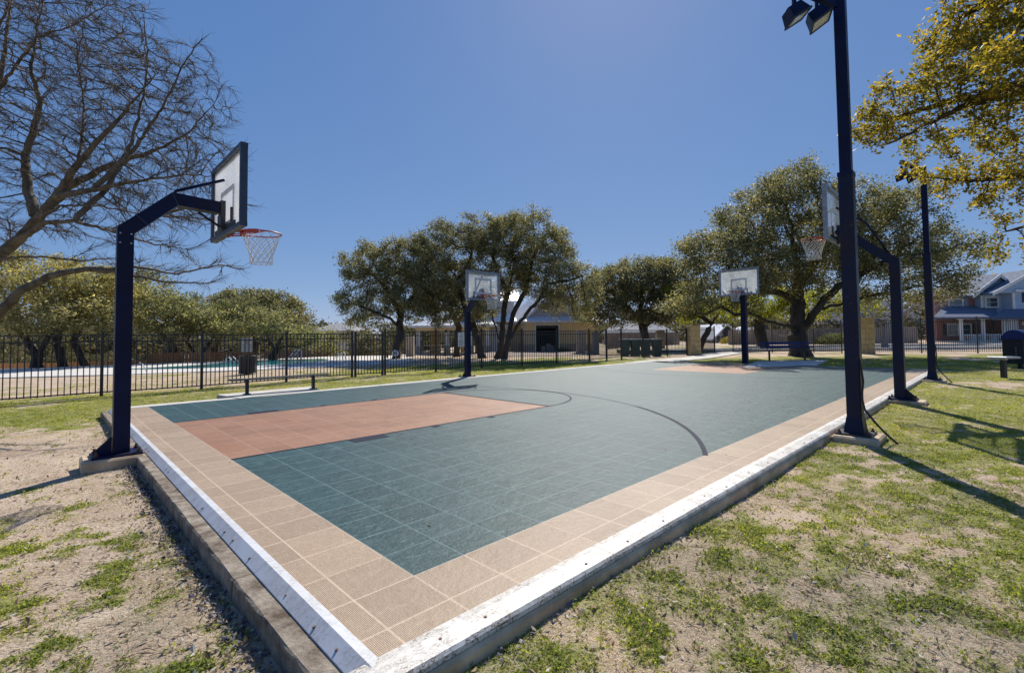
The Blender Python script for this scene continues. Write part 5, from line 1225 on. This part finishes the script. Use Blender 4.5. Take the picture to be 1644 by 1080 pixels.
tree('live_oak', 'tallest live oak of the group, two leaning stems before the clubhouse',
     [[(808, 578, 25.5), (812, 560, 25.5), (818, 545, 25.4), (832, 520, 25.3), (848, 500, 25.2), (868, 480, 25), (890, 465, 25)], [(816, 548, 25.5), (820, 520, 25.7), (828, 495, 25.8), (842, 470, 25.9), (850, 435, 26), (862, 400, 26)], [(862, 485, 25), (880, 455, 24.8), (915, 450, 24.8), (940, 440, 24.8)], [(845, 450, 26), (825, 415, 26), (810, 390, 26)]],
     [(850, 385, 62, 38, 26, 2.2), (815, 375, 42, 30, 26.5, 1.8), (850, 353, 34, 20, 26, 1.4), (890, 400, 36, 36, 25.5, 1.8), (890, 445, 45, 36, 25, 1.8), (925, 455, 32, 36, 25, 1.5), (905, 485, 42, 24, 25, 1.4), (850, 430, 45, 30, 26, 1.6), (935, 500, 24, 20, 25, 1.2), (950, 470, 20, 26, 25, 1.2), (870, 470, 34, 18, 25, 1.)], 14, nleaf=16, group=GO, dens=8.5, step=.2, trunk=.17)
tree('live_oak', 'slim live oak with upright stem just right of the middle backboard',
     [[(797, 577, 26.2), (803, 562, 26.2), (806, 540, 26.2), (808, 510, 26.2), (811, 485, 26.2), (818, 460, 26.2), (825, 430, 26.2)], [(805, 555, 26.2), (797, 530, 26), (790, 505, 26), (780, 485, 26)], [(815, 465, 26.2), (800, 440, 26), (790, 410, 26)]],
     [(795, 400, 40, 40, 26, 1.8), (800, 450, 38, 34, 26, 1.5), (780, 365, 34, 22, 26.5, 1.4), (830, 440, 30, 36, 26.2, 1.3), (780, 495, 28, 20, 25.8, 1.0), (755, 350, 14, 10, 26.5, .8)], 15, nleaf=18, group=GO, dens=8.5, step=.2, trunk=.16)
# middle distance right of centre
tree('live_oak', 'spreading live oak behind the green bins',
     [[(1037, 563, 36), (1036, 540, 36), (1030, 520, 36), (1028, 500, 36), (1030, 470, 36)], [(1034, 528, 36), (1055, 508, 36), (1080, 500, 36)], [(1030, 510, 36), (1005, 490, 36), (980, 480, 36)]],
     [(1000, 465, 50, 40, 36, 2.4), (1045, 450, 52, 34, 36, 2.6), (985, 500, 40, 24, 35, 1.8), (1070, 480, 50, 36, 35.5, 2.2), (1045, 510, 40, 16, 35, 1.6), (1030, 425, 34, 14, 36.5, 1.5), (955, 485, 34, 36, 35, 1.6), (1085, 440, 30, 24, 35, 1.6), (1095, 480, 36, 34, 35, 1.8), (975, 450, 30, 26, 35.5, 1.6), (1060, 420, 26, 14, 36, 1.4)], 16, nleaf=26, group=GO, dens=5, step=.3, spread=.24, lsize=.12, di=2.2, dk=.4, trunk=.3)
tree('live_oak', 'big live oak behind the blue bench with long low limbs over the court end',
     [[(1285, 574, 24.2), (1283, 560, 24.2), (1280, 540, 24.2), (1281, 505, 24.3), (1282, 470, 24.4), (1278, 430, 24.6), (1272, 390, 24.8)],
      [(1281, 535, 24.2), (1262, 522, 23.8), (1230, 515, 23.3), (1205, 503, 23), (1180, 506, 22.7), (1158, 492, 22.5), (1130, 505, 22.3), (1105, 500, 22.2)],
      [(1284, 540, 24.2), (1300, 515, 24), (1318, 488, 23.8), (1345, 460, 23.5), (1380, 440, 23.3), (1420, 420, 23)],
      [(1312, 500, 24), (1345, 490, 23.6), (1385, 478, 23.2), (1420, 470, 23)],
      [(1281, 490, 24.3), (1250, 470, 24), (1215, 465, 23.7), (1180, 450, 23.4)],
      [(1281, 460, 24.4), (1310, 420, 24.6), (1340, 380, 24.8)]],
     [(1150, 420, 58, 50, 23.6, 2.6), (1190, 370, 55, 50, 24, 2.6), (1240, 330, 55, 48, 24.4, 2.6), (1270, 290, 38, 28, 24.6, 2), (1300, 360, 60, 60, 24.4, 2.8), (1290, 420, 70, 45, 24.2, 2.8), (1370, 350, 60, 60, 24.2, 2.8), (1380, 420, 62, 42, 23.8, 2.6), (1440, 370, 55, 50, 23.6, 2.4), (1460, 430, 50, 36, 23.4, 2.2), (1510, 400, 42, 44, 23.2, 2.), (1130, 470, 46, 26, 22.8, 2.), (1190, 450, 50, 36, 23.2, 2.4), (1450, 310, 34, 26, 24, 1.6), (1545, 430, 26, 28, 23, 1.5), (1220, 420, 50, 40, 23.6, 2.2), (1303, 262, 20, 20, 24.8, 1.2), (1240, 300, 24, 22, 24.6, 1.2), (1420, 465, 50, 22, 23.4, 2.), (1500, 468, 50, 20, 23.2, 1.8), (1095, 492, 40, 16, 22.4, 1.6), (1105, 385, 26, 26, 23.6, 1.5)], 17, nleaf=22, group=GO, dens=4.2, step=.26, di=2.0, dk=.42, spread=.24, lsize=.105, trunk=.46, tip=.009, maxn=12000)
tree('live_oak', 'bright yellow-green live oak with thick dark trunk behind the far hoop',
     [[(1225, 563, 37.5), (1222, 540, 37.5), (1218, 515, 37.5), (1215, 495, 37.5)], [(1218, 510, 37.5), (1245, 495, 37), (1270, 485, 37)], [(1217, 505, 37.5), (1190, 495, 37), (1165, 490, 37)]],
     [(1180, 490, 50, 26, 37, 2.4), (1240, 485, 60, 30, 37, 2.6), (1310, 485, 50, 30, 37, 2.4), (1370, 490, 40, 26, 36, 2.), (1120, 500, 40, 20, 37, 2.)], 18, nleaf=26, group=GO, dens=3.5, step=.36, spread=.3, lsize=.15, di=2.6, dk=.5, trunk=.42, leaf='oak_leaf_lime')
tree('live_oak', 'live oak with a slanting trunk right of the narrow stone column',
     [[(1122, 562, 34), (1128, 548, 34), (1138, 528, 34), (1148, 510, 34)], [(1142, 520, 34), (1120, 505, 34), (1100, 495, 34)]],
     [(1130, 490, 50, 22, 34, 2.), (1090, 480, 34, 26, 34, 2.), (1165, 495, 40, 18, 34, 1.8)], 19, nleaf=26, group=GO, dens=4, step=.32, spread=.26, lsize=.13, di=2.4, dk=.45, trunk=.2, leaf='oak_leaf_lime')
tree('bare_tree', 'pale leafless tree beyond the wide stone column before the blue house',
     [[(1421, 562, 33), (1420, 545, 33), (1424, 520, 33), (1420, 500, 33)], [(1423, 525, 33), (1445, 505, 33), (1470, 490, 33)], [(1421, 530, 33), (1400, 505, 33), (1385, 490, 33)], [(1424, 515, 33), (1440, 480, 33)]],
     [(1420, 475, 60, 34, 33, 3.), (1480, 480, 46, 30, 33, 2.5), (1370, 490, 40, 26, 33, 2.5), (1440, 510, 60, 20, 33, 2.5), (1520, 490, 20, 20, 33, 1.5)], 20, nleaf=0, dens=3.5, step=.25, di=2., dk=.33, trunk=.2, tip=.009, bark='bark_pale', extra_twigs=4, tipcnt=4, twig_len=.4, twig_r=.007)
# left beyond the pool
LG = 'live oaks beyond the pool'
def lt(seed, label, guides, blobs, **k):
    kw = dict(nleaf=24, group=LG, dens=5, step=.26, spread=.24, lsize=.12, di=2.0, dk=.4, trunk=.2, leaf='oak_leaf_silver'); kw.update(k)
    return tree('live_oak', label, guides, blobs, seed, **kw)
lt(31, 'yellowish live oak forking low at the far left behind the pool deck', [[(60, 608, 22), (60, 575, 22), (61, 570, 22), (48, 555, 22), (38, 540, 22), (20, 525, 22), (0, 520, 22)], [(62, 570, 22), (72, 550, 22), (82, 530, 22), (95, 505, 22)]],
   [(20, 470, 60, 50, 22, 2.2), (75, 470, 55, 48, 22, 2.2), (50, 515, 60, 26, 21.5, 1.8), (120, 500, 45, 32, 21.6, 1.8), (30, 430, 45, 26, 22.5, 1.6)], leaf='oak_leaf_pale')
lt(32, 'pale olive live oak second from the left behind the pool deck', [[(100, 606, 22.6), (100, 585, 22.6), (96, 565, 22.6), (92, 548, 22.6), (98, 525, 22.6), (110, 500, 22.6)]],
   [(120, 450, 50, 42, 23, 2.), (165, 465, 40, 44, 23, 2.), (150, 505, 46, 28, 22.4, 1.8), (95, 500, 36, 26, 22.4, 1.5)], leaf='oak_leaf_pale', trunk=.17)
lt(33, 'live oak with a trunk leaning left, behind the deck left of the hoop pole', [[(139, 606, 23), (135, 585, 23), (125, 562, 23), (118, 547, 23), (128, 520, 23), (150, 495, 23)]],
   [(175, 500, 38, 30, 23, 1.8), (140, 470, 34, 30, 23.4, 1.6), (195, 470, 30, 34, 23.5, 1.6)], leaf='oak_leaf_pale', trunk=.14)
lt(34, 'live oak with grey leaning trunk before the reddish fence', [[(260, 600, 26), (264, 580, 26), (274, 560, 26), (280, 545, 26), (290, 520, 26)], [(276, 556, 26), (262, 540, 26), (250, 525, 26)]],
   [(240, 490, 50, 36, 26, 2.2), (285, 500, 46, 34, 26, 2.2), (265, 525, 46, 18, 25.6, 1.6), (222, 448, 34, 27, 27, 1.7)], bark='bark_grey')
lt(35, 'live oak with dark trunk leaning right beyond the pool tip', [[(293, 600, 28), (290, 580, 28), (281, 562, 28), (276, 548, 28), (285, 520, 28)]],
   [(305, 502, 36, 26, 28, 1.9), (280, 486, 32, 24, 28, 1.7), (330, 520, 34, 22, 27.6, 1.6)], trunk=.16, leaf='oak_leaf_dark')
lt(36, 'live oak beside the white patio umbrella', [[(316, 598, 27.4), (317, 575, 27.4), (308, 560, 27.4), (300, 550, 27.4), (310, 525, 27.4)], [(317, 572, 27.4), (330, 560, 27.4), (345, 540, 27.4)]],
   [(345, 515, 42, 22, 27.5, 1.8), (365, 530, 40, 20, 27, 1.6), (320, 525, 40, 18, 27, 1.6)])
lt(37, 'live oak with a Y-shaped trunk beyond the middle of the pool', [[(343, 596, 30), (344, 575, 30), (346, 558, 30), (335, 545, 30), (325, 530, 30)], [(346, 558, 30), (354, 540, 30), (362, 520, 30)]],
   [(386, 500, 38, 30, 30, 2.), (354, 496, 28, 20, 30.5, 1.6), (400, 530, 40, 18, 29.5, 1.6)], leaf='oak_leaf_dark')
lt(38, 'dark live oak rising highest behind the litter bin', [[(408, 590, 36), (410, 565, 36), (412, 540, 36), (414, 515, 36), (420, 495, 36)]],
   [(400, 495, 48, 28, 36, 2.8), (440, 500, 44, 28, 36, 2.6), (375, 510, 30, 26, 36, 2.2), (475, 515, 26, 24, 36, 2.), (420, 478, 30, 12, 36.5, 1.5), (388, 476, 24, 12, 36.5, 1.5)], leaf='oak_leaf', dens=3.5, step=.32, spread=.28, lsize=.15)
lt(39, 'gnarled live oak with low crooked limbs behind the pool hand rails', [[(440, 590, 27.5), (438, 572, 27.5), (444, 562, 27.5), (455, 556, 27.5), (475, 557, 27.5), (495, 553, 27.5), (510, 548, 27.5)], [(442, 565, 27.5), (436, 552, 27.5), (430, 545, 27.5)], [(446, 560, 27.5), (450, 545, 27.5), (462, 530, 27.5)]],
   [(450, 525, 40, 24, 27.5, 1.8), (485, 530, 30, 22, 27.5, 1.6), (430, 510, 34, 22, 28, 1.6), (505, 540, 22, 12, 27.5, 1.2)])
lt(40, 'small live oak at the grey-roofed far house', [[(530, 590, 34), (528, 570, 34), (526, 550, 34)]],
   [(520, 545, 32, 20, 34, 2.), (545, 560, 20, 14, 34, 1.5), (505, 565, 26, 12, 34, 1.5)], dens=3.5, step=.32)
lt(41, 'low round live oak seen through the pool gate', [[(590, 590, 38), (590, 570, 38), (592, 555, 38)]],
   [(590, 553, 32, 20, 38, 2.4), (620, 560, 26, 16, 38, 2.), (575, 570, 26, 12, 38, 1.8)], leaf='far_leaf', dens=3, step=.34, spread=.3, lsize=.15)
# big leafless tree at the left edge, trunk outside the frame
BY = 9.6
tree('bare_elm', 'large leafless tree at the left edge arching over the hoop pole',
     [[(-150, 640, BY), (-145, 560, BY), (-130, 520, BY), (-80, 470, BY), (-20, 425, BY), (20, 392, BY), (60, 352, BY-.2), (90, 315, BY-.3), (120, 270, BY-.4), (150, 235, BY-.4), (200, 180, BY-.4), (250, 120, BY-.4)],
      [(-140, 560, BY), (-70, 545, BY-.3), (-10, 510, BY-.4), (30, 470, BY-.5), (80, 443, BY-.6), (140, 432, BY-.7), (200, 438, BY-.8), (260, 452, BY-.9), (330, 455, BY-1.)],
      [(20, 392, BY), (70, 358, BY-.5), (120, 355, BY-.7), (180, 372, BY-.8), (240, 390, BY-.9), (300, 400, BY-1)],
      [(60, 352, BY-.2), (110, 300, BY+.1), (170, 268, BY+.2), (240, 245, BY+.2), (300, 215, BY+.2), (345, 165, BY+.2)],
      [(90, 315, BY-.3), (150, 305, BY-.6), (220, 290, BY-.8), (300, 280, BY-.8), (360, 285, BY-.8)],
      [(60, 352, BY-.2), (45, 310, BY-.1), (40, 250, BY), (60, 190, BY), (65, 165, BY), (50, 110, BY), (60, 50, BY), (70, 0, BY)],
      [(-80, 470, BY), (-60, 380, BY+.4), (-30, 280, BY+.6), (0, 140, BY+.6), (10, 60, BY+.6), (20, -20, BY+.6)],
      [(0, 140, BY+.6), (60, 60, BY+.4), (120, 40, BY+.3), (170, 10, BY+.3)],
      [(120, 355, BY-.7), (170, 305, BY-.4), (212, 230, BY-.2), (232, 150, BY), (238, 80, BY), (228, 10, BY)],
      [(150, 305, BY-.6), (215, 240, BY-.4), (262, 172, BY-.3), (300, 95, BY-.2), (325, 62, BY-.2)],
      [(60, 352, BY-.2), (108, 312, BY+.2), (130, 240, BY+.4), (135, 170, BY+.5), (125, 90, BY+.5), (138, 20, BY+.5)],
      [(180, 372, BY-.8), (250, 345, BY-.9), (310, 328, BY-1.), (370, 320, BY-1.), (404, 330, BY-1.)],
      [(140, 432, BY-.7), (215, 428, BY-.9), (285, 440, BY-1.), (350, 425, BY-1.), (392, 432, BY-1.)],
      [(60, 352, BY-.2), (100, 330, BY-.9), (160, 330, BY-1.3), (230, 345, BY-1.5), (300, 350, BY-1.6)],
      [(0, 140, BY+.6), (-20, 80, BY+.2), (10, 20, BY), (40, -60, BY)],
      [(-20, 425, BY), (20, 412, BY-.4), (70, 412, BY-.6), (120, 418, BY-.7), (180, 415, BY-.8)]],
     [(60, 100, 120, 110, BY, 2.), (180, 110, 110, 90, BY, 1.8), (270, 150, 90, 80, BY, 1.5), (60, 240, 120, 90, BY, 1.6), (200, 250, 120, 80, BY, 1.6), (310, 240, 75, 60, BY-.3, 1.2), (160, 350, 110, 50, BY-.5, 1.2), (280, 340, 90, 60, BY-.8, 1.1), (340, 430, 55, 28, BY-1., .7), (100, 20, 150, 60, BY, 1.8), (0, 350, 60, 60, BY, 1.4), (220, 420, 100, 25, BY-.8, .7), (345, 300, 45, 60, BY-.8, .8), (40, -60, 140, 60, BY, 1.8), (330, 120, 40, 40, BY, .9)],
     51, nleaf=0, dens=120, step=.105, di=.9, dk=.12, trunk=.55, tip=.0058, bark='bark_grey', extra_twigs=4, tipcnt=4, maxn=45000, jitter=.11, twig_len=.24, twig_r=.0036, sides_small=3, group=None, tw_spread=.34, trop=(.12, 0, .06),
     grad=[(.21, .014), (.15, .008), (.07, .006), (.10, .007), (.07, .006), (.10, .012), (.12, .02), (.04, .01), (.06, .008), (.055, .01), (.045, .009), (.06, .01), (.04, .008), (.035, .007), (.05, .008), (.04, .01)])
# oak reaching in from the right, trunk outside the frame
RY = 6.2
tree('live_oak', 'near live oak reaching in from the right edge with yellow-lit leaves',
     [[(2150, 700, 5.6), (2140, 500, 5.6), (2080, 330, 5.6), (1950, 220, 5.7), (1800, 160, 5.8), (1700, 135, 6.), (1644, 140, 6.1), (1600, 148, 6.2), (1540, 172, 6.3), (1500, 195, 6.4), (1450, 220, 6.6), (1410, 235, 6.7)],
      [(1560, 165, 6.3), (1530, 160, 6.6), (1480, 175, 6.7), (1420, 195, 6.8), (1385, 190, 6.9)],
      [(1700, 135, 6.), (1640, 160, 6.4), (1590, 178, 6.8), (1560, 205, 7.), (1500, 235, 7.2), (1450, 275, 7.4)],
      [(1950, 220, 5.7), (1820, 250, 6.), (1700, 270, 6.4), (1640, 280, 6.8), (1560, 290, 7.2), (1480, 285, 7.4)],
      [(2080, 330, 5.6), (1900, 340, 6.2), (1760, 340, 6.8), (1660, 360, 7.2), (1600, 375, 7.4)],
      [(1800, 160, 5.8), (1740, 90, 5.4), (1660, 70, 5.), (1590, 90, 4.8)],
      [(1950, 220, 5.7), (1850, 60, 5.6), (1740, 0, 5.6), (1620, -20, 5.8), (1540, 30, 6.)]],
     [(1600, 80, 90, 80, 5.8, 1.), (1500, 130, 70, 60, 6.4, .8), (1430, 190, 50, 46, 6.7, .7), (1560, 30, 80, 50, 6., .9), (1640, 170, 60, 50, 6., .8), (1480, 215, 60, 30, 6.6, .6), (1590, 235, 60, 30, 7., .7), (1520, 265, 60, 26, 7.2, .6), (1620, 290, 55, 40, 7., .7), (1560, 310, 34, 24, 7.2, .5), (1650, 390, 45, 50, 7.2, .6), (1620, 350, 34, 30, 7.2, .5), (1660, 60, 60, 80, 5., .7), (1590, 100, 60, 40, 4.9, .5), (1630, -10, 80, 50, 5.4, 1.), (1410, 165, 24, 36, 6.8, .4), (1465, 120, 40, 30, 6.6, .5), (1700, 200, 60, 120, 5.8, 1.), (1540, 90, 70, 50, 6., .8), (1600, 140, 60, 40, 6., .7), (1640, 330, 44, 40, 6.8, .6), (1550, 285, 60, 22, 7.2, .5), (1390, 215, 22, 26, 6.8, .35)],
     52, nleaf=13, dens=105, step=.10, di=.8, dk=.14, trunk=.26, tip=.0035, spread=.065, lsize=.058, leaf='oak_leaf_bright', tipcnt=3, maxn=20000, jitter=.3, group=GO, extra_twigs=2, twig_len=.09, twig_r=.002)

# low distant growth closing the view
rs = np.random.RandomState(77)
cs = []
for k in range(420):
    a_ = rs.uniform(-.95, 1.0); dd = rs.uniform(66, 110); hgt_ = rs.uniform(1.5, 4.5)+(1.2 if a_ > .25 else 0)
    c0 = np.array([dd*math.sin(a_), dd*math.cos(a_), 0]); n_ = 26
    u = rs.normal(0, 1, (n_, 3)); u /= np.linalg.norm(u, axis=1)[:, None]
    cs.append(c0+np.array([0, 0, hgt_*.5-.5])+u*np.array([2.4, 2., hgt_*.55]))
v, f = leaves(np.vstack(cs), 14, .45, .5, rs)
tag(link('far_woods', raw_mesh('far_woods', v, f, M['far_leaf'])), kind='stuff')
# shrubs
def shrub(label, px, py, Y, rx, ry, seed, leaf='oak_leaf_silver', n=700):
    rs_ = np.random.RandomState(seed); c = D(px, py, Y); sc = Y/F
    t = thing('shrub', label, 'shrub', (c.x, c.y, gz(c.x, c.y)))
    u = rs_.normal(0, 1, (n, 3)); u /= np.linalg.norm(u, axis=1)[:, None]; u[:, 2] = np.abs(u[:, 2])
    hz_ = ry*2*sc; cc = u*np.array([rx*sc, rx*sc*.8, hz_])*rs_.uniform(.7, 1, (n, 1))
    v_, f_ = leaves(cc, 6, .1, .1, rs_); link('foliage', raw_mesh('foliage', v_, f_, M[leaf]), t)
    MB().cyl((0, 0, -.1), (0, 0, hz_*.6), .05, .03, 6).build('stem', M['bark'], t)
shrub('rounded green hedge shrub before the beige board fence', 1342, 545, 41, 32, 9, 1, 'oak_leaf_dark', 900)
shrub('low dark shrub at the clubhouse corner under the flag', 905, 560, 36.5, 14, 4, 2, 'oak_leaf', 400)
shrub('small shrub in front of the far white-roofed house', 1172, 548, 48, 16, 5, 3, 'oak_leaf_bright', 400)
shrub('dark shrub right of the far white-roofed house', 1192, 546, 48, 14, 8, 4, 'oak_leaf', 400)
shrub('tall grey-green shrub at the far left behind the cedar fence', 30, 560, 30, 60, 22, 5, 'far_leaf', 1500)
shrub('grey-green shrub left of the reddish fence', 165, 565, 30, 45, 22, 6, 'far_leaf', 1300)
shrub('grey-green shrub behind the reddish fence', 110, 560, 31, 45, 24, 7, 'far_leaf', 1300)
shrub('silvery shrub beyond the pool near the dark fence', 560, 565, 40, 20, 12, 8, 'far_leaf', 700)
shrub('olive shrub behind the picnic pavilion', 655, 560, 46, 26, 14, 9, 'far_leaf', 700)

# ------------------------------------------------------------------ grass, straw, fallen leaves
rs = np.random.RandomState(5)
def scatter(n_, x0, x1, y0, y1, ref=3.0, pw_=1.6):
    """more points where the ground shows large; thins out with distance"""
    out = []
    tot = 0
    while tot < n_:
        x = rs.uniform(x0, x1, n_); y = rs.uniform(y0, y1, n_)
        d = np.sqrt(x*x+y*y+H*H); k = rs.rand(n_) < np.minimum(1, (ref/d)**pw_)
        vis = np.abs(x) < 1.25*y+1.2
        a, b_ = court_ab(x, y)
        off = (a < -2.06) | (b_ < -2.08) | (b_ > 30.15) | (a > 57.45)
        onslab = (b_ > 30) & (b_ < 33) & (a > 4) & (a < 11)
        k &= vis & off & ~onslab; out.append(np.stack([x[k], y[k]], 1)); tot += k.sum()
    return np.vstack(out)[:n_]
def blades(pts, hgt, wid, lean, mat, name, l0=.5):
    n_ = len(pts); z = ground_z(pts[:, 0], pts[:, 1]); an = rs.uniform(0, 2*math.pi, n_); la = rs.uniform(0, 2*math.pi, n_)
    base = np.stack([pts[:, 0], pts[:, 1], z-.003], 1); w = (wid/2)[:, None]*np.stack([np.cos(an), np.sin(an), 0*an], 1)
    L = lean*rs.uniform(l0, 1, n_)**.5; tip_ = base+np.stack([np.cos(la)*L*hgt, np.sin(la)*L*hgt, hgt*np.sqrt(np.maximum(.02, 1-np.minimum(L, .99)**2))], 1)
    v_ = np.stack([base-w, base+w, tip_], 1).reshape(-1, 3)
    me_ = raw_mesh(name, v_, np.arange(n_*3).reshape(-1, 3), mat)
    return tag(link(name, me_), kind='stuff')
def gate(pts, fn): k = rs.rand(len(pts)) < fn(pts); return pts[k]
gd_ = lambda p_: green(p_[:, 0], p_[:, 1])
def clump(p_): return sstep(.45, .62, fbm(p_[:, 0]+3, p_[:, 1]+9, 7, 3))
pts = scatter(900000, -13, 17, 1.2, 21)
g1 = gate(pts, lambda q_: gd_(q_)*(.12+.88*clump(q_)))
dist = np.linalg.norm(g1, axis=1)
blades(g1, rs.uniform(.010, .026, len(g1))*(1+.04*dist), rs.uniform(.004, .008, len(g1))*(1+.12*dist), .96, M['grass'], 'grass', .45)
pts = scatter(900000, -13, 17, 1.2, 16)
g2 = gate(pts, lambda q_: (.34+.5*sstep(.48, .60, fbm(q_[:, 0]+50, q_[:, 1], 1.6, 4)))*np.where(q_[:, 0] < 0, 1-.8*sstep(.0, .8, -(q_[:, 0]+1.55*q_[:, 1]*.55+.2)), 1))
dist = np.linalg.norm(g2, axis=1)
blades(g2, rs.uniform(.02, .06, len(g2))*(1+.03*dist), rs.uniform(.002, .0042, len(g2))*(1+.12*dist), .995, M['straw'], 'dry_grass', .93)
# rosettes of broad-leaved weeds in the green patches
pts = scatter(90000, -9, 14, 1.2, 11); g3 = gate(pts, lambda q_: gd_(q_)*(.15+.85*clump(q_)))
v, f = leaves(np.stack([g3[:, 0], g3[:, 1], ground_z(g3[:, 0], g3[:, 1])+.008], 1), 4, .012, .017, rs, 2.5, .6, .35)
tag(link('weeds', raw_mesh('weeds', v, f, M['weed'])), kind='stuff')
# fallen leaves lying flat
pts = scatter(4500, -9, 12, 1.3, 12)
v, f = leaves(np.stack([pts[:, 0], pts[:, 1], ground_z(pts[:, 0], pts[:, 1])+.012], 1), 1, .004, .032, rs, 6., .5, .2)
tag(link('fallen_leaves', raw_mesh('fallen_leaves', v, f, M['dead_leaf'])), kind='stuff')
# small twigs
pts = scatter(700, -8, 10, 1.3, 9); mb = MB()
for x_, y_ in pts:
    a_ = rnd.uniform(0, 6.28); L_ = rnd.uniform(.03, .10); z_ = gz(x_, y_)+.008; dx, dy = math.cos(a_)*L_, math.sin(a_)*L_; k_ = rnd.uniform(-.25, .25)
    mb.tube([(x_, y_, z_), (x_+dx*.5-dy*k_, y_+dy*.5+dx*k_, z_+.004), (x_+dx, y_+dy, z_+.002)], .0016, 3, False)
tag(mb.build('fallen_twigs', M['bark'], None), kind='stuff')
ca = rs.uniform(-1, 56, 130); cb_ = rs.uniform(-1, 28.5, 130)
pp = np.array([P(a_, b_) for a_, b_ in zip(ca, cb_)])
v, f = leaves(pp+np.array([0, 0, .006]), 1, .001, .024, rs, 8., .55, .1)
tag(link('fallen_leaves', raw_mesh('court_leaves', v, f, M['dead_leaf'])), kind='stuff')
# dark leaf litter and chips along the left kerb and a little along the right kerb
def litter(a_rng, b_rng, n_, size, mat, name):
    a_ = a_rng(n_); b_ = b_rng(n_); q_ = O[None]+T*(a_[:, None]*AX+b_[:, None]*BX)
    v_, f_ = leaves(np.stack([q_[:, 0], q_[:, 1], ground_z(q_[:, 0], q_[:, 1])+.012], 1), 1, .004, size, rs, 2., .6, .8)
    return tag(link(name, raw_mesh(name, v_, f_, mat)), kind='stuff')
litter(lambda n_: -2.08-np.abs(rs.normal(0, .20, n_)), lambda n_: rs.uniform(-2.3, 20, n_), 1500, .027, M['stone_chip'], 'leaf_litter')
litter(lambda n_: -2.08-np.abs(rs.normal(0, .3, n_)), lambda n_: rs.uniform(-2.3, 24, n_), 900, .026, M['dead_leaf'], 'leaf_litter')
litter(lambda n_: rs.uniform(-2.3, 30, n_), lambda n_: -2.1-np.abs(rs.normal(0, .16, n_)), 350, .024, M['stone_chip'], 'leaf_litter')
